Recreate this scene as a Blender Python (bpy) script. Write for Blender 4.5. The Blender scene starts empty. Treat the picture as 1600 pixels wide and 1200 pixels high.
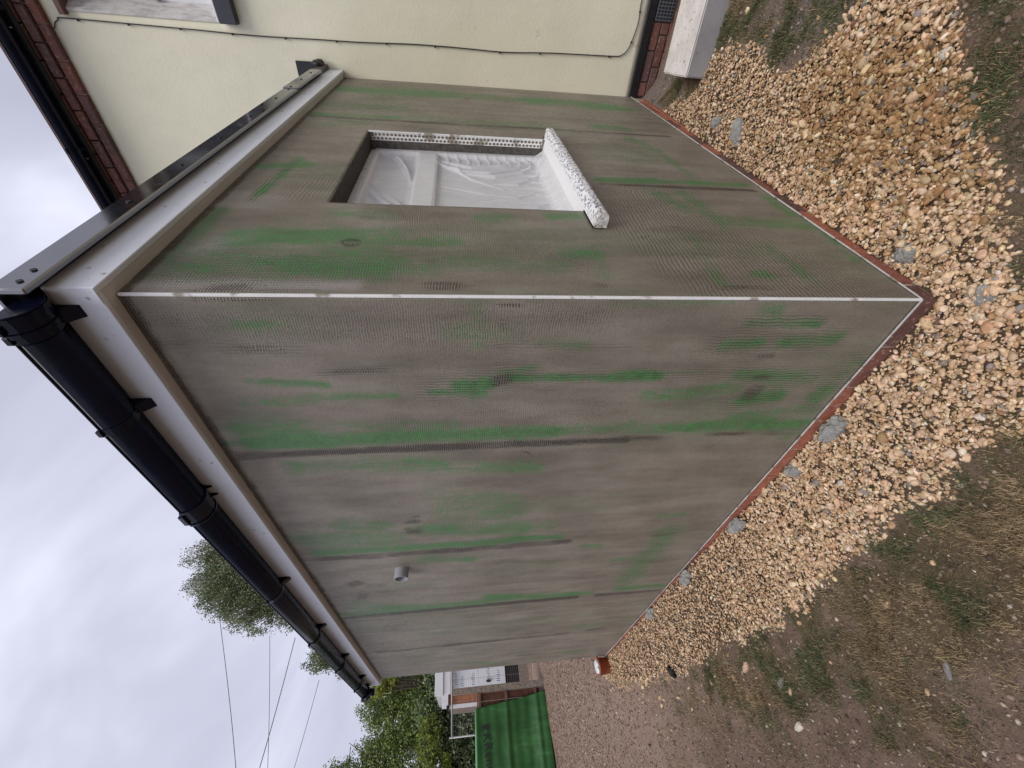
import bpy, bmesh, math, random
import numpy as np
from mathutils import Vector, Matrix

random.seed(7)
rng = np.random.default_rng(11)
scene = bpy.context.scene
col = scene.collection
R = math.radians

# ------------------------------------------------------------------ camera
f_px = 647.08
yaw, pitch, roll = 0.77801412, 0.12180105, -0.01886052
cam_pos = Vector((-1.10842, -0.70841, 1.63255))
fwd = Vector((math.cos(yaw) * math.cos(pitch), math.sin(yaw) * math.cos(pitch), -math.sin(pitch)))
right = Vector((math.sin(yaw), -math.cos(yaw), 0))
up = right.cross(fwd)
Rv = right * math.cos(roll) + up * math.sin(roll)
Uv = up * math.cos(roll) - right * math.sin(roll)
cam_data = bpy.data.cameras.new('camera')
cam = bpy.data.objects.new('camera', cam_data)
col.objects.link(cam)
cam_data.sensor_fit = 'HORIZONTAL'
cam_data.sensor_width = 36.0
cam_data.lens = 36.0 * f_px / 1600.0
cam_data.clip_start = 0.02
cam_data.clip_end = 2000
X, Y, Z = -Uv, Rv, -fwd            # the phone was held on its side
cam.matrix_world = Matrix(((X.x, Y.x, Z.x, cam_pos.x), (X.y, Y.y, Z.y, cam_pos.y), (X.z, Y.z, Z.z, cam_pos.z), (0, 0, 0, 1)))
scene.camera = cam

# ------------------------------------------------------------------ sky and sun
SUN_EL, SUN_AZ = R(58), R(222)      # direction towards the sun, azimuth counted from +X to +Y
world = bpy.data.worlds.new('World')
scene.world = world
world.use_nodes = True
nt = world.node_tree
nt.nodes.clear()
wo = nt.nodes.new('ShaderNodeOutputWorld')
bg = nt.nodes.new('ShaderNodeBackground')
bg.inputs[1].default_value = 0.1
sky = nt.nodes.new('ShaderNodeTexSky')
sky.sky_type = 'NISHITA'
sky.sun_disc = False
sky.sun_elevation = SUN_EL
sky.sun_rotation = R(90) - SUN_AZ
tc = nt.nodes.new('ShaderNodeTexCoord')
sep = nt.nodes.new('ShaderNodeSeparateXYZ')
nt.links.new(tc.outputs['Generated'], sep.inputs[0])
def wmath(op, a, b=None, clamp=False):
    n = nt.nodes.new('ShaderNodeMath'); n.operation = op; n.use_clamp = clamp
    for i, v in enumerate((a, b)):
        if v is None: continue
        if hasattr(v, 'is_linked'): nt.links.new(v, n.inputs[i])
        else: n.inputs[i].default_value = v
    return n.outputs[0]
den = wmath('ADD', wmath('MAXIMUM', sep.outputs[2], 0.0), 0.35)
comb = nt.nodes.new('ShaderNodeCombineXYZ')
nt.links.new(wmath('DIVIDE', sep.outputs[0], den), comb.inputs[0])
nt.links.new(wmath('DIVIDE', sep.outputs[1], den), comb.inputs[1])
comb.inputs[2].default_value = 1.7
n1 = nt.nodes.new('ShaderNodeTexNoise')
n1.inputs['Scale'].default_value = 1.15
n1.inputs['Detail'].default_value = 5
n1.inputs['Roughness'].default_value = 0.5
n1.inputs['Distortion'].default_value = 0.6
nt.links.new(comb.outputs[0], n1.inputs['Vector'])
ramp = nt.nodes.new('ShaderNodeValToRGB')
ramp.color_ramp.elements[0].position = 0.35
ramp.color_ramp.elements[0].color = (0.43, 0.44, 0.545, 1)
ramp.color_ramp.elements[1].position = 0.60
ramp.color_ramp.elements[1].color = (0.84, 0.855, 1.0, 1)
e = ramp.color_ramp.elements.new(0.5); e.color = (0.60, 0.61, 0.74, 1)
nt.links.new(n1.outputs['Fac'], ramp.inputs['Fac'])
vm = nt.nodes.new('ShaderNodeVectorMath'); vm.operation = 'SCALE'
nt.links.new(ramp.outputs['Color'], vm.inputs[0]); vm.inputs['Scale'].default_value = 8.0
mx = nt.nodes.new('ShaderNodeMix'); mx.data_type = 'RGBA'
mx.inputs[0].default_value = 0.93
nt.links.new(sky.outputs[0], mx.inputs[6]); nt.links.new(vm.outputs[0], mx.inputs[7])
nt.links.new(mx.outputs[2], bg.inputs[0])
nt.links.new(bg.outputs[0], wo.inputs[0])

sun_data = bpy.data.lights.new('sun', 'SUN')
sun_data.energy = 1.5
sun_data.angle = R(28)
sun_data.color = (1.0, 0.95, 0.87)
sun = bpy.data.objects.new('sun', sun_data)
col.objects.link(sun)
sd = Vector((math.cos(SUN_AZ) * math.cos(SUN_EL), math.sin(SUN_AZ) * math.cos(SUN_EL), math.sin(SUN_EL)))
sun.rotation_euler = sd.to_track_quat('Z', 'Y').to_euler()
sun.location = sd * 30

scene.view_settings.view_transform = 'Standard'
scene.view_settings.look = 'None'
scene.view_settings.exposure = 0.5
scene.view_settings.gamma = 1.0
scene.view_settings.use_curve_mapping = False

# ------------------------------------------------------------------ helpers
def smooth(a, b, x):
    t = np.clip((x - a) / (b - a), 0, 1)
    return t * t * (3 - 2 * t)

def vnoise(x, y, seed=0):
    """value noise in 0..1 on arrays"""
    x = np.asarray(x, float); y = np.asarray(y, float)
    xi = np.floor(x).astype(np.int64); yi = np.floor(y).astype(np.int64)
    fx = x - xi; fy = y - yi
    fx = fx * fx * (3 - 2 * fx); fy = fy * fy * (3 - 2 * fy)
    def h(a, b):
        n = (a * 374761393 + b * 668265263 + seed * 1274126177) & 0xFFFFFFFF
        n = ((n ^ (n >> 13)) * 1274126177) & 0xFFFFFFFF
        return ((n ^ (n >> 16)) & 0xFFFF) / 65535.0
    return (h(xi, yi) * (1 - fx) + h(xi + 1, yi) * fx) * (1 - fy) + (h(xi, yi + 1) * (1 - fx) + h(xi + 1, yi + 1) * fx) * fy

def fbm(x, y, seed=0, o=4):
    s = 0; a = 0.5; t = 0
    for i in range(o):
        s = s + a * vnoise(x * 2 ** i, y * 2 ** i, seed + i * 17); t += a; a *= 0.5
    return s / t

class NT:
    """small node tree builder"""
    def __init__(self, name):
        self.m = bpy.data.materials.new(name)
        self.m.use_nodes = True
        self.t = self.m.node_tree
        self.b = self.t.nodes['Principled BSDF']
        self.out = self.t.nodes['Material Output']
    def n(self, typ, **kw):
        n = self.t.nodes.new(typ)
        for k, v in kw.items(): setattr(n, k, v)
        return n
    def l(self, a, b): self.t.links.new(a, b)
    def setin(self, sock, v):
        if isinstance(v, bpy.types.NodeSocket): self.l(v, sock)
        else: sock.default_value = v
    def math(self, op, a, b=0.0, clamp=False):
        n = self.n('ShaderNodeMath', operation=op, use_clamp=clamp)
        self.setin(n.inputs[0], a); self.setin(n.inputs[1], b)
        return n.outputs[0]
    def mix(self, f, a, b, blend='MIX'):
        n = self.n('ShaderNodeMix', data_type='RGBA', blend_type=blend)
        for s, v in ((n.inputs[0], f), (n.inputs[6], a), (n.inputs[7], b)):
            if isinstance(v, tuple) and len(v) == 3: v = (*v, 1)
            self.setin(s, v)
        return n.outputs[2]
    def noise(self, scale, detail=3, vec=None, rough=0.55, dist=0.0):
        n = self.n('ShaderNodeTexNoise')
        n.inputs['Scale'].default_value = scale; n.inputs['Detail'].default_value = detail
        n.inputs['Roughness'].default_value = rough; n.inputs['Distortion'].default_value = dist
        if vec is not None: self.l(vec, n.inputs['Vector'])
        return n.outputs['Fac']
    def ramp(self, f, stops):
        n = self.n('ShaderNodeValToRGB')
        el = n.color_ramp.elements
        while len(el) < len(stops): el.new(0.5)
        for e_, (p, c) in zip(el, stops):
            e_.position = p
            e_.color = (*c, 1) if isinstance(c, tuple) else (c, c, c, 1)
        self.l(f, n.inputs['Fac'])
        return n.outputs['Color']
    def obj(self, scale=(1, 1, 1)):
        t = self.n('ShaderNodeTexCoord')
        mp = self.n('ShaderNodeMapping'); mp.inputs['Scale'].default_value = scale
        self.l(t.outputs['Object'], mp.inputs['Vector'])
        return mp.outputs['Vector']
    def attr(self, name):
        return self.n('ShaderNodeAttribute', attribute_name=name)
    def bump(self, h, strength=0.3, dist=0.005):
        n = self.n('ShaderNodeBump')
        n.inputs['Strength'].default_value = strength; n.inputs['Distance'].default_value = dist
        self.l(h, n.inputs['Height']); self.l(n.outputs['Normal'], self.b.inputs['Normal'])
        return n
    def fin(self, color=None, rough=None, metal=0.0, spec=None):
        if color is not None:
            if isinstance(color, tuple) and len(color) == 3: color = (*color, 1)
            self.setin(self.b.inputs['Base Color'], color)
        if rough is not None: self.setin(self.b.inputs['Roughness'], rough)
        self.b.inputs['Metallic'].default_value = metal
        if spec is not None: self.b.inputs['Specular IOR Level'].default_value = spec
        return self.m

def mat_basic(name, c, rough=0.6, var=0.25, scale=8, bump=0.15, bscale=60, bdist=0.002, spec=0.5, metal=0.0, speck=None):
    m = NT(name)
    v = m.obj()
    f = m.noise(scale, 4, v)
    dark = tuple(x * (1 - var) for x in c); light = tuple(min(1, x * (1 + var)) for x in c)
    colr = m.ramp(f, [(0.3, dark), (0.7, light)])
    if speck:
        s = m.noise(speck[1], 2, v)
        colr = m.mix(m.ramp(s, [(speck[2], 0.0), (speck[2] + 0.08, 1.0)]), colr, speck[0])
    if bump:
        m.bump(m.noise(bscale, 3, v), bump, bdist)
    r = m.ramp(m.noise(scale * 2.3, 3, v), [(0.3, max(0, rough - 0.08)), (0.7, min(1, rough + 0.08))])
    return m.fin(colr, r, metal, spec)

class MB:
    """collects geometry for ONE mesh object (world coordinates)"""
    def __init__(self): self.v = []; self.f = []
    def add(self, vs, fs):
        o = len(self.v); self.v += [tuple(p) for p in vs]; self.f += [tuple(i + o for i in q) for q in fs]
        return self
    def box(self, x0, x1, y0, y1, z0, z1):
        return self.add([(x0, y0, z0), (x1, y0, z0), (x1, y1, z0), (x0, y1, z0), (x0, y0, z1), (x1, y0, z1), (x1, y1, z1), (x0, y1, z1)],
                        [(0, 3, 2, 1), (4, 5, 6, 7), (0, 1, 5, 4), (1, 2, 6, 5), (2, 3, 7, 6), (3, 0, 4, 7)])
    def bbox(self, x0, x1, y0, y1, z0, z1, b=0.003):
        """box with chamfered edges"""
        bm = bmesh.new(); bmesh.ops.create_cube(bm, size=1)
        for v in bm.verts:
            v.co = Vector(((x0 + x1) / 2 + v.co.x * (x1 - x0), (y0 + y1) / 2 + v.co.y * (y1 - y0), (z0 + z1) / 2 + v.co.z * (z1 - z0)))
        bmesh.ops.bevel(bm, geom=bm.edges[:], offset=b, segments=1, affect='EDGES')
        bm.verts.index_update()
        self.add([v.co for v in bm.verts], [[v.index for v in f.verts] for f in bm.faces]); bm.free()
        return self
    def tube(self, pts, r, n=8, cap=True, rr=None):
        pts = [Vector(p) for p in pts]
        rings = []
        for i, p in enumerate(pts):
            d = (pts[min(i + 1, len(pts) - 1)] - pts[max(i - 1, 0)]).normalized()
            a = d.orthogonal() if i == 0 else (rings[-1][1] - d * rings[-1][1].dot(d))
            a.normalize(); b = d.cross(a)
            q = rr[i] if rr else r
            rings.append(([p + (a * math.cos(2 * math.pi * k / n) + b * math.sin(2 * math.pi * k / n)) * q for k in range(n)], a))
        vs = [v for rg in rings for v in rg[0]]
        fs = []
        for i in range(len(pts) - 1):
            for k in range(n):
                fs.append((i * n + k, i * n + (k + 1) % n, (i + 1) * n + (k + 1) % n, (i + 1) * n + k))
        if cap:
            fs.append(tuple(range(n - 1, -1, -1))); fs.append(tuple((len(pts) - 1) * n + k for k in range(n)))
        return self.add(vs, fs)
    def prism(self, poly, axis, a0, a1):
        """extrude a polygon: axis 'x': poly in (y,z); 'y': poly in (x,z); 'z': poly in (x,y)"""
        n = len(poly)
        mk = {'x': lambda p, a: (a, p[0], p[1]), 'y': lambda p, a: (p[0], a, p[1]), 'z': lambda p, a: (p[0], p[1], a)}[axis]
        vs = [mk(p, a0) for p in poly] + [mk(p, a1) for p in poly]
        fs = [tuple(range(n - 1, -1, -1)), tuple(range(n, 2 * n))] + [(i, (i + 1) % n, n + (i + 1) % n, n + i) for i in range(n)]
        return self.add(vs, fs)
    def build(self, name, mat, parent=None, smooth_=False, recalc=True):
        off = base_of(parent)
        me = bpy.data.meshes.new(name)
        me.from_pydata([(p[0] - off[0], p[1] - off[1], p[2] - off[2]) for p in self.v], [], self.f)
        if recalc:
            bm = bmesh.new(); bm.from_mesh(me); bmesh.ops.recalc_face_normals(bm, faces=bm.faces[:]); bm.to_mesh(me); bm.free()
        if mat: me.materials.append(mat)
        if smooth_: me.polygons.foreach_set('use_smooth', [True] * len(me.polygons))
        o = bpy.data.objects.new(name, me); col.objects.link(o)
        if parent: o.parent = parent
        return o

BASE = {}
def base_of(o):
    if o is None: return Vector((0, 0, 0))
    if o.name in BASE: return BASE[o.name]
    return base_of(o.parent) + o.location if o.parent else Vector(o.location)

def tag(o, label=None, cat=None, group=None, kind=None):
    if label: o['label'] = label
    if cat: o['category'] = cat
    if group: o['group'] = group
    if kind: o['kind'] = kind
    return o

def empty(name, loc, label, cat, group=None):
    o = bpy.data.objects.new(name, None); o.empty_display_size = 0.1; col.objects.link(o)
    o.location = loc; BASE[o.name] = Vector(loc)
    return tag(o, label, cat, group)

def inst(src, parent, loc, rot=(0, 0, 0), scale=(1, 1, 1), name=None):
    """copy of a mesh object at a world location under parent"""
    o = src.copy(); col.objects.link(o)
    if name: o.name = name
    o.parent = parent; o.location = Vector(loc) - base_of(parent); o.rotation_euler = rot; o.scale = scale
    return o

def np_mesh(name, V, F, mat, parent=None, smooth_=True, attrs=None, off=None):
    """V (n,3), F (m,k) -> object, fast"""
    me = bpy.data.meshes.new(name)
    V = np.asarray(V, np.float32); F = np.asarray(F, np.int32)
    if parent is not None:
        V = V - np.array(base_of(parent), np.float32)
    k = F.shape[1]
    me.vertices.add(len(V)); me.vertices.foreach_set('co', V.ravel())
    me.loops.add(F.size); me.loops.foreach_set('vertex_index', F.ravel())
    me.polygons.add(len(F))
    me.polygons.foreach_set('loop_start', np.arange(0, F.size, k, dtype=np.int32))
    me.polygons.foreach_set('loop_total', np.full(len(F), k, np.int32))
    me.update(calc_edges=True)
    if smooth_: me.polygons.foreach_set('use_smooth', np.ones(len(F), bool))
    for nm, arr in (attrs or {}).items():
        arr = np.asarray(arr, np.float32)
        if arr.ndim == 1:
            a = me.attributes.new(nm, 'FLOAT', 'POINT'); a.data.foreach_set('value', arr)
        else:
            a = me.attributes.new(nm, 'FLOAT_COLOR', 'POINT')
            a.data.foreach_set('color', np.concatenate([arr, np.ones((len(arr), 1), np.float32)], 1).ravel())
    me.validate()
    if mat: me.materials.append(mat)
    o = bpy.data.objects.new(name, me); col.objects.link(o)
    if parent is not None: o.parent = parent
    return o
# ------------------------------------------------------------------ dimensions
LX, LY, H = 3.436, 4.947, 2.5875          # extension: window wall length, long wall length, soffit height
OV = 0.051                                 # overhang of the fascia

# ------------------------------------------------------------------ materials
def wall_material():
    m = NT('render_basecoat')
    uv = m.n('ShaderNodeUVMap', uv_map='UVMap')
    sp = m.n('ShaderNodeSeparateXYZ'); m.l(uv.outputs[0], sp.inputs[0])
    u, v = sp.outputs[0], sp.outputs[1]
    g = m.attr('green').outputs['Fac']; d = m.attr('dark').outputs['Fac']; li = m.attr('light').outputs['Fac']
    hv = m.attr('hatch_v').outputs['Fac']; hh = m.attr('hatch_h').outputs['Fac']; thin = m.attr('thin').outputs['Fac']
    wob = m.math('MULTIPLY', m.math('SUBTRACT', m.noise(7, 4, uv.outputs[0], 0.6), 0.5), 0.035)
    uu = m.math('ADD', u, wob); vv = m.math('ADD', v, wob)
    def lines(c, pitch):
        return m.math('ADD', m.math('MULTIPLY', m.math('SINE', m.math('MULTIPLY', c, 2 * math.pi / pitch)), 0.5), 0.5)
    lh = lines(vv, 0.0088); lv = lines(uu, 0.0088)
    trv = lines(uu, 0.0135)
    trh = lines(m.math('ADD', vv, m.math('MULTIPLY', u, 0.065)), 0.017)
    mp = m.n('ShaderNodeMapping'); mp.inputs['Scale'].default_value = (1.0, 0.22, 1)
    m.l(uv.outputs[0], mp.inputs[0])
    streak = m.noise(9, 5, mp.outputs[0], 0.6)
    fine = m.noise(120, 4, uv.outputs[0], 0.75)
    fine = m.ramp(fine, [(0.30, 0.0), (0.70, 1.0)])
    mid = m.noise(28, 4, uv.outputs[0], 0.65)
    big = m.noise(2.6, 4, uv.outputs[0], 0.6)
    coat = m.ramp(m.math('ADD', m.math('MULTIPLY', streak, 0.6), m.math('MULTIPLY', big, 0.4)), [(0.34, (0.144, 0.124, 0.096)), (0.5, (0.210, 0.183, 0.146)), (0.66, (0.278, 0.246, 0.202))])
    coat = m.mix(m.math('MULTIPLY', li, 0.75), coat, (0.42, 0.39, 0.37))
    grit = m.noise(75, 5, uv.outputs[0], 0.8)
    coat = m.mix(m.ramp(grit, [(0.34, 0.38), (0.46, 0.0)]), coat, (0.085, 0.072, 0.056))
    coat = m.mix(m.ramp(grit, [(0.58, 0.0), (0.72, 0.30)]), coat, (0.36, 0.33, 0.28))
    # mesh threads showing as fine relief where the coat is thin
    thr = m.math('MULTIPLY', lh, m.math('ADD', m.math('MULTIPLY', lv, 0.5), 0.5))
    pit = m.math('MULTIPLY', m.math('MULTIPLY', thin, m.ramp(m.math('ADD', m.math('MULTIPLY', thr, 0.5), m.math('MULTIPLY', fine, 0.6)), [(0.42, 0.0), (0.85, 1.0)])), 0.9)
    coat = m.mix(pit, coat, (0.070, 0.059, 0.046))
    # green mesh
    mp2 = m.n('ShaderNodeMapping'); mp2.inputs['Scale'].default_value = (1.0, 0.14, 1)
    m.l(uv.outputs[0], mp2.inputs[0])
    drag = m.noise(60, 4, mp2.outputs[0], 0.7)
    brk = m.math('ADD', m.math('MULTIPLY', m.math('SUBTRACT', mid, 0.5), 1.5), m.math('MULTIPLY', m.math('SUBTRACT', thr, 0.45), 0.55))
    brk = m.math('ADD', brk, m.math('MULTIPLY', m.math('SUBTRACT', drag, 0.5), 1.7))
    brk = m.math('ADD', brk, m.math('MULTIPLY', m.math('SUBTRACT', fine, 0.5), 0.9))
    gf = m.math('MULTIPLY', m.ramp(m.math('ADD', m.math('MULTIPLY', g, 1.45), m.math('MULTIPLY', brk, m.math('MULTIPLY', m.ramp(g, [(0.0, 0.0), (0.3, 1.0)]), 0.85))), [(0.08, 0.0), (1.35, 1.0)]), m.math('SUBTRACT', 0.90, m.math('MULTIPLY', m.ramp(m.math('ADD', m.math('MULTIPLY', thr, 0.7), m.math('MULTIPLY', fine, 0.4)), [(0.35, 0.0), (0.8, 1.0)]), 0.42)))
    green = m.ramp(mid, [(0.3, (0.020, 0.110, 0.026)), (0.7, (0.056, 0.240, 0.058))])
    c = m.mix(gf, coat, green)
    # trowel grooves: groove shadow and green mesh painted as dark lines
    gv = m.math('MULTIPLY', m.math('MULTIPLY', hv, m.ramp(trv, [(0.5, 0.0), (0.9, 1.0)])), 0.55)
    gh = m.math('MULTIPLY', m.math('MULTIPLY', hh, m.ramp(trh, [(0.5, 0.0), (0.9, 1.0)])), 0.5)
    gr = m.math('MAXIMUM', gv, gh)
    c = m.mix(gr, c, m.mix(gf, (0.075, 0.068, 0.052), (0.022, 0.050, 0.020)))
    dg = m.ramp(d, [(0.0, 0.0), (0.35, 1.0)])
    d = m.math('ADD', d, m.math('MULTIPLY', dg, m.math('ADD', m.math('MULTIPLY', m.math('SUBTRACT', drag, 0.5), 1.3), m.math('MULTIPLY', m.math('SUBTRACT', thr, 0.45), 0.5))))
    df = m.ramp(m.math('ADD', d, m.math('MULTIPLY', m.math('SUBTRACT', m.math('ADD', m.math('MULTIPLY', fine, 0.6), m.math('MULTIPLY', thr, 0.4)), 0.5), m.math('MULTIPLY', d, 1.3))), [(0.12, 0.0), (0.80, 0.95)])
    c = m.mix(df, c, (0.052, 0.043, 0.036))  # dark seams and marks; the mesh overlap shadow is painted in too
    hgt = m.math('ADD', m.math('MULTIPLY', thr, m.math('ADD', m.math('MULTIPLY', thin, 0.5), m.math('MULTIPLY', gf, 0.4))), m.math('MULTIPLY', fine, 0.35))
    hgt = m.math('SUBTRACT', hgt, m.math('MULTIPLY', gr, 1.6))
    hgt = m.math('ADD', hgt, m.math('MULTIPLY', streak, 1.8))
    hgt = m.math('SUBTRACT', hgt, m.math('MULTIPLY', df, 1.2))
    hgt = m.math('ADD', hgt, m.math('MULTIPLY', grit, 0.6))
    m.bump(hgt, 0.55, 0.003)
    rough = m.ramp(mid, [(0.3, 0.38), (0.7, 0.62)])
    return m.fin(c, rough, 0, 0.4)

M = {}
M['coat'] = wall_material()
M['coat_plain'] = mat_basic('render_plain', (0.245, 0.215, 0.18), 0.6, 0.12, 3, 0.2, 90)
M['fascia'] = mat_basic('white_fascia', (0.76, 0.79, 0.86), 0.38, 0.05, 2.0, 0.03, 30, 0.001, speck=((0.40, 0.38, 0.36), 90, 0.70))
M['soffit'] = mat_basic('white_soffit', (0.62, 0.60, 0.57), 0.5, 0.06, 3)
def trim_material():
    m = NT('black_rubber_trim')
    v = m.obj()
    s = m.noise(9, 5, v, 0.7)
    m.bump(m.noise(14, 2, v), 0.04, 0.004)
    return m.fin(m.ramp(s, [(0.35, (0.014, 0.014, 0.017)), (0.75, (0.034, 0.034, 0.040))]), m.ramp(s, [(0.35, 0.08), (0.6, 0.13), (0.75, 0.30)]), 0, 0.8)
M['trim'] = trim_material()
M['trim'].node_tree.nodes['Principled BSDF'].inputs['IOR'].default_value = 2.15
M['rubber'] = mat_basic('dull_black_rubber', (0.014, 0.014, 0.016), 0.45, 0.4, 20, 0.3, 60)
M['gutter'] = mat_basic('black_gutter_plastic', (0.003, 0.005, 0.017), 0.25, 0.3, 6, 0.05, 40, 0.001, 0.22)
M['hole'] = mat_basic('dark_screw', (0.010, 0.010, 0.011), 0.5, 0.2)
M['nail'] = mat_basic('white_nail_head', (0.62, 0.62, 0.64), 0.25, 0.1)
M['bead'] = mat_basic('white_bead', (0.78, 0.78, 0.77), 0.4, 0.08, 14, 0.05, speck=((0.34, 0.30, 0.25), 13, 0.56))
M['base_bead'] = mat_basic('dull_base_bead', (0.58, 0.56, 0.54), 0.5, 0.15, 14, 0.05, speck=((0.30, 0.25, 0.20), 12, 0.55))
M['upvc'] = mat_basic('white_frame', (0.74, 0.74, 0.75), 0.3, 0.03)
M['pane'] = mat_basic('grey_pane', (0.56, 0.57, 0.60), 0.12, 0.05, 1.5, 0)
M['dark_pane'] = mat_basic('dark_window_glass', (0.02, 0.022, 0.026), 0.06, 0.05, 1.5, 0)
M['grey_pipe'] = mat_basic('grey_pipe', (0.33, 0.33, 0.36), 0.4, 0.1)
M['grey_in'] = mat_basic('dark_grey_pipe_mouth', (0.10, 0.10, 0.115), 0.5, 0.1)

def film_material():
    m = NT('clear_plastic_film')
    v = m.obj()
    m.b.inputs['Base Color'].default_value = (0.86, 0.86, 0.87, 1)
    m.b.inputs['Roughness'].default_value = 0.17
    m.bump(m.noise(22, 4, m.obj((1, 1, 0.45)), 0.6, 1.0), 0.12, 0.010)
    tr = m.n('ShaderNodeBsdfTransparent')
    tl = m.n('ShaderNodeBsdfTranslucent'); tl.inputs[0].default_value = (0.8, 0.8, 0.8, 1)
    m1 = m.n('ShaderNodeMixShader'); m1.inputs[0].default_value = 0.2
    m.l(m.b.outputs[0], m1.inputs[1]); m.l(tl.outputs[0], m1.inputs[2])
    m2 = m.n('ShaderNodeMixShader')
    fac = m.ramp(m.noise(7, 4, v, 0.6), [(0.3, 0.42), (0.7, 0.26)])
    m.l(fac, m2.inputs[0]); m.l(m1.outputs[0], m2.inputs[1]); m.l(tr.outputs[0], m2.inputs[2])
    m.l(m2.outputs[0], m.out.inputs[0])
    return m.m
M['film'] = film_material()

def sill_material():
    m = NT('taped_sill')
    v = m.obj((1.0, 1.6, 1.6))
    vo = m.n('ShaderNodeTexVoronoi'); vo.inputs['Scale'].default_value = 52; m.l(v, vo.inputs['Vector'])
    pick = m.noise(60, 1, v)
    dots = m.math('MULTIPLY', m.ramp(vo.outputs['Distance'], [(0.36, 1.0), (0.50, 0.0)]), m.ramp(pick, [(0.34, 0.3), (0.50, 1.0)]))
    c = m.mix(m.math('MULTIPLY', dots, m.attr('mesh').outputs['Fac']), (0.78, 0.78, 0.79), (0.17, 0.19, 0.25))
    mud = m.ramp(m.math('ADD', m.math('MULTIPLY', m.attr('mud').outputs['Fac'], 0.8), m.math('MULTIPLY', m.noise(38, 4, v), 0.5)), [(0.62, 0.0), (0.78, 1.0)])
    c = m.mix(mud, c, (0.33, 0.28, 0.23))
    m.bump(m.math('ADD', m.noise(60, 3, v), m.math('MULTIPLY', dots, -0.4)), 0.5, 0.006)
    return m.fin(c, 0.45, 0, 0.5)
M['sill'] = sill_material()

def brick_material(name, stops):
    m = NT(name)
    oi = m.n('ShaderNodeObjectInfo')
    v = m.obj()
    base = m.ramp(oi.outputs['Random'], stops)
    off = m.n('ShaderNodeVectorMath', operation='ADD'); m.l(v, off.inputs[0]); m.l(oi.outputs['Random'], off.inputs[1])
    n = m.noise(22, 5, off.outputs[0], 0.65)
    c = m.mix(m.ramp(n, [(0.46, 0.0), (0.80, 0.75)]), base, (0.065, 0.026, 0.020))
    c = m.mix(m.ramp(m.noise(55, 3, off.outputs[0]), [(0.57, 0.0), (0.70, 0.65)]), c, (0.36, 0.27, 0.215))
    m.bump(m.noise(70, 4, v), 0.5, 0.004)
    return m.fin(c, 0.8)
M['brick'] = brick_material('red_brick', [(0.0, (0.30, 0.095, 0.056)), (0.4, (0.36, 0.120, 0.066)), (0.75, (0.24, 0.080, 0.055)), (0.97, (0.10, 0.05, 0.04))])
M['brick_dark'] = brick_material('purple_brick', [(0.0, (0.15, 0.060, 0.052)), (0.5, (0.22, 0.085, 0.065)), (0.9, (0.13, 0.072, 0.068))])
M['mortar'] = mat_basic('mortar', (0.42, 0.31, 0.235), 0.9, 0.3, 20, 0.5, 120, 0.003)
M['mortar_grey'] = mat_basic('dropped_mortar', (0.25, 0.245, 0.23), 0.85, 0.35, 22, 1.0, 70, 0.012)
def cream_material():
    m = NT('cream_render')
    v = m.obj()
    big = m.noise(0.9, 4, v, 0.6)
    c = m.ramp(big, [(0.3, (0.745, 0.712, 0.545)), (0.7, (0.80, 0.768, 0.605))])
    sc = m.noise(40, 3, v)
    lower = m.ramp(m.math('DIVIDE', m.n_sep(v), 3.2), [(0.0, 1.0), (0.8, 0.15)])
    sm = m.math('MULTIPLY', m.ramp(m.noise(9, 6, v, 0.75), [(0.60, 0.0), (0.72, 0.75)]), lower)
    c = m.mix(m.ramp(m.noise(2.2, 6, m.obj((1, 1, 0.5)), 0.7), [(0.48, 0.0), (0.66, 0.3)]), c, (0.62, 0.60, 0.485))
    c = m.mix(sm, c, (0.32, 0.29, 0.20))
    m.bump(m.math('ADD', m.noise(45, 4, v), m.math('MULTIPLY', m.noise(4, 3, v), 1.5)), 0.28, 0.006)
    return m.fin(c, 0.75, 0, 0.3)
def n_sep(self, v):
    s = self.n('ShaderNodeSeparateXYZ'); self.l(v, s.inputs[0]); return s.outputs[2]
NT.n_sep = n_sep
M['cream'] = cream_material()
def reveal_material():
    m = NT('weathered_white_reveal')
    v = m.obj((1, 1, 0.35))
    n = m.noise(26, 5, v, 0.7, 0.5)
    c = m.ramp(n, [(0.35, (0.42, 0.40, 0.38)), (0.52, (0.62, 0.60, 0.57)), (0.7, (0.72, 0.70, 0.68))])
    m.bump(n, 0.5, 0.006)
    return m.fin(c, 0.8)
M['reveal'] = reveal_material()
M['black_paint'] = mat_basic('black_plinth_paint', (0.009, 0.009, 0.010), 0.5, 0.4, 10, 0.4, 50, speck=((0.10, 0.075, 0.065), 16, 0.68))
M['slate'] = mat_basic('dark_slate_sill', (0.035, 0.038, 0.050), 0.45, 0.2)
M['vent'] = mat_basic('grey_vent', (0.10, 0.11, 0.13), 0.5, 0.15)
M['vent_dark'] = mat_basic('vent_slot', (0.012, 0.013, 0.016), 0.6, 0.1)
M['roof_tile'] = mat_basic('roof_tile', (0.10, 0.05, 0.04), 0.8, 0.3)
M['cable'] = mat_basic('dark_cable', (0.035, 0.030, 0.028), 0.5, 0.2)
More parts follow.
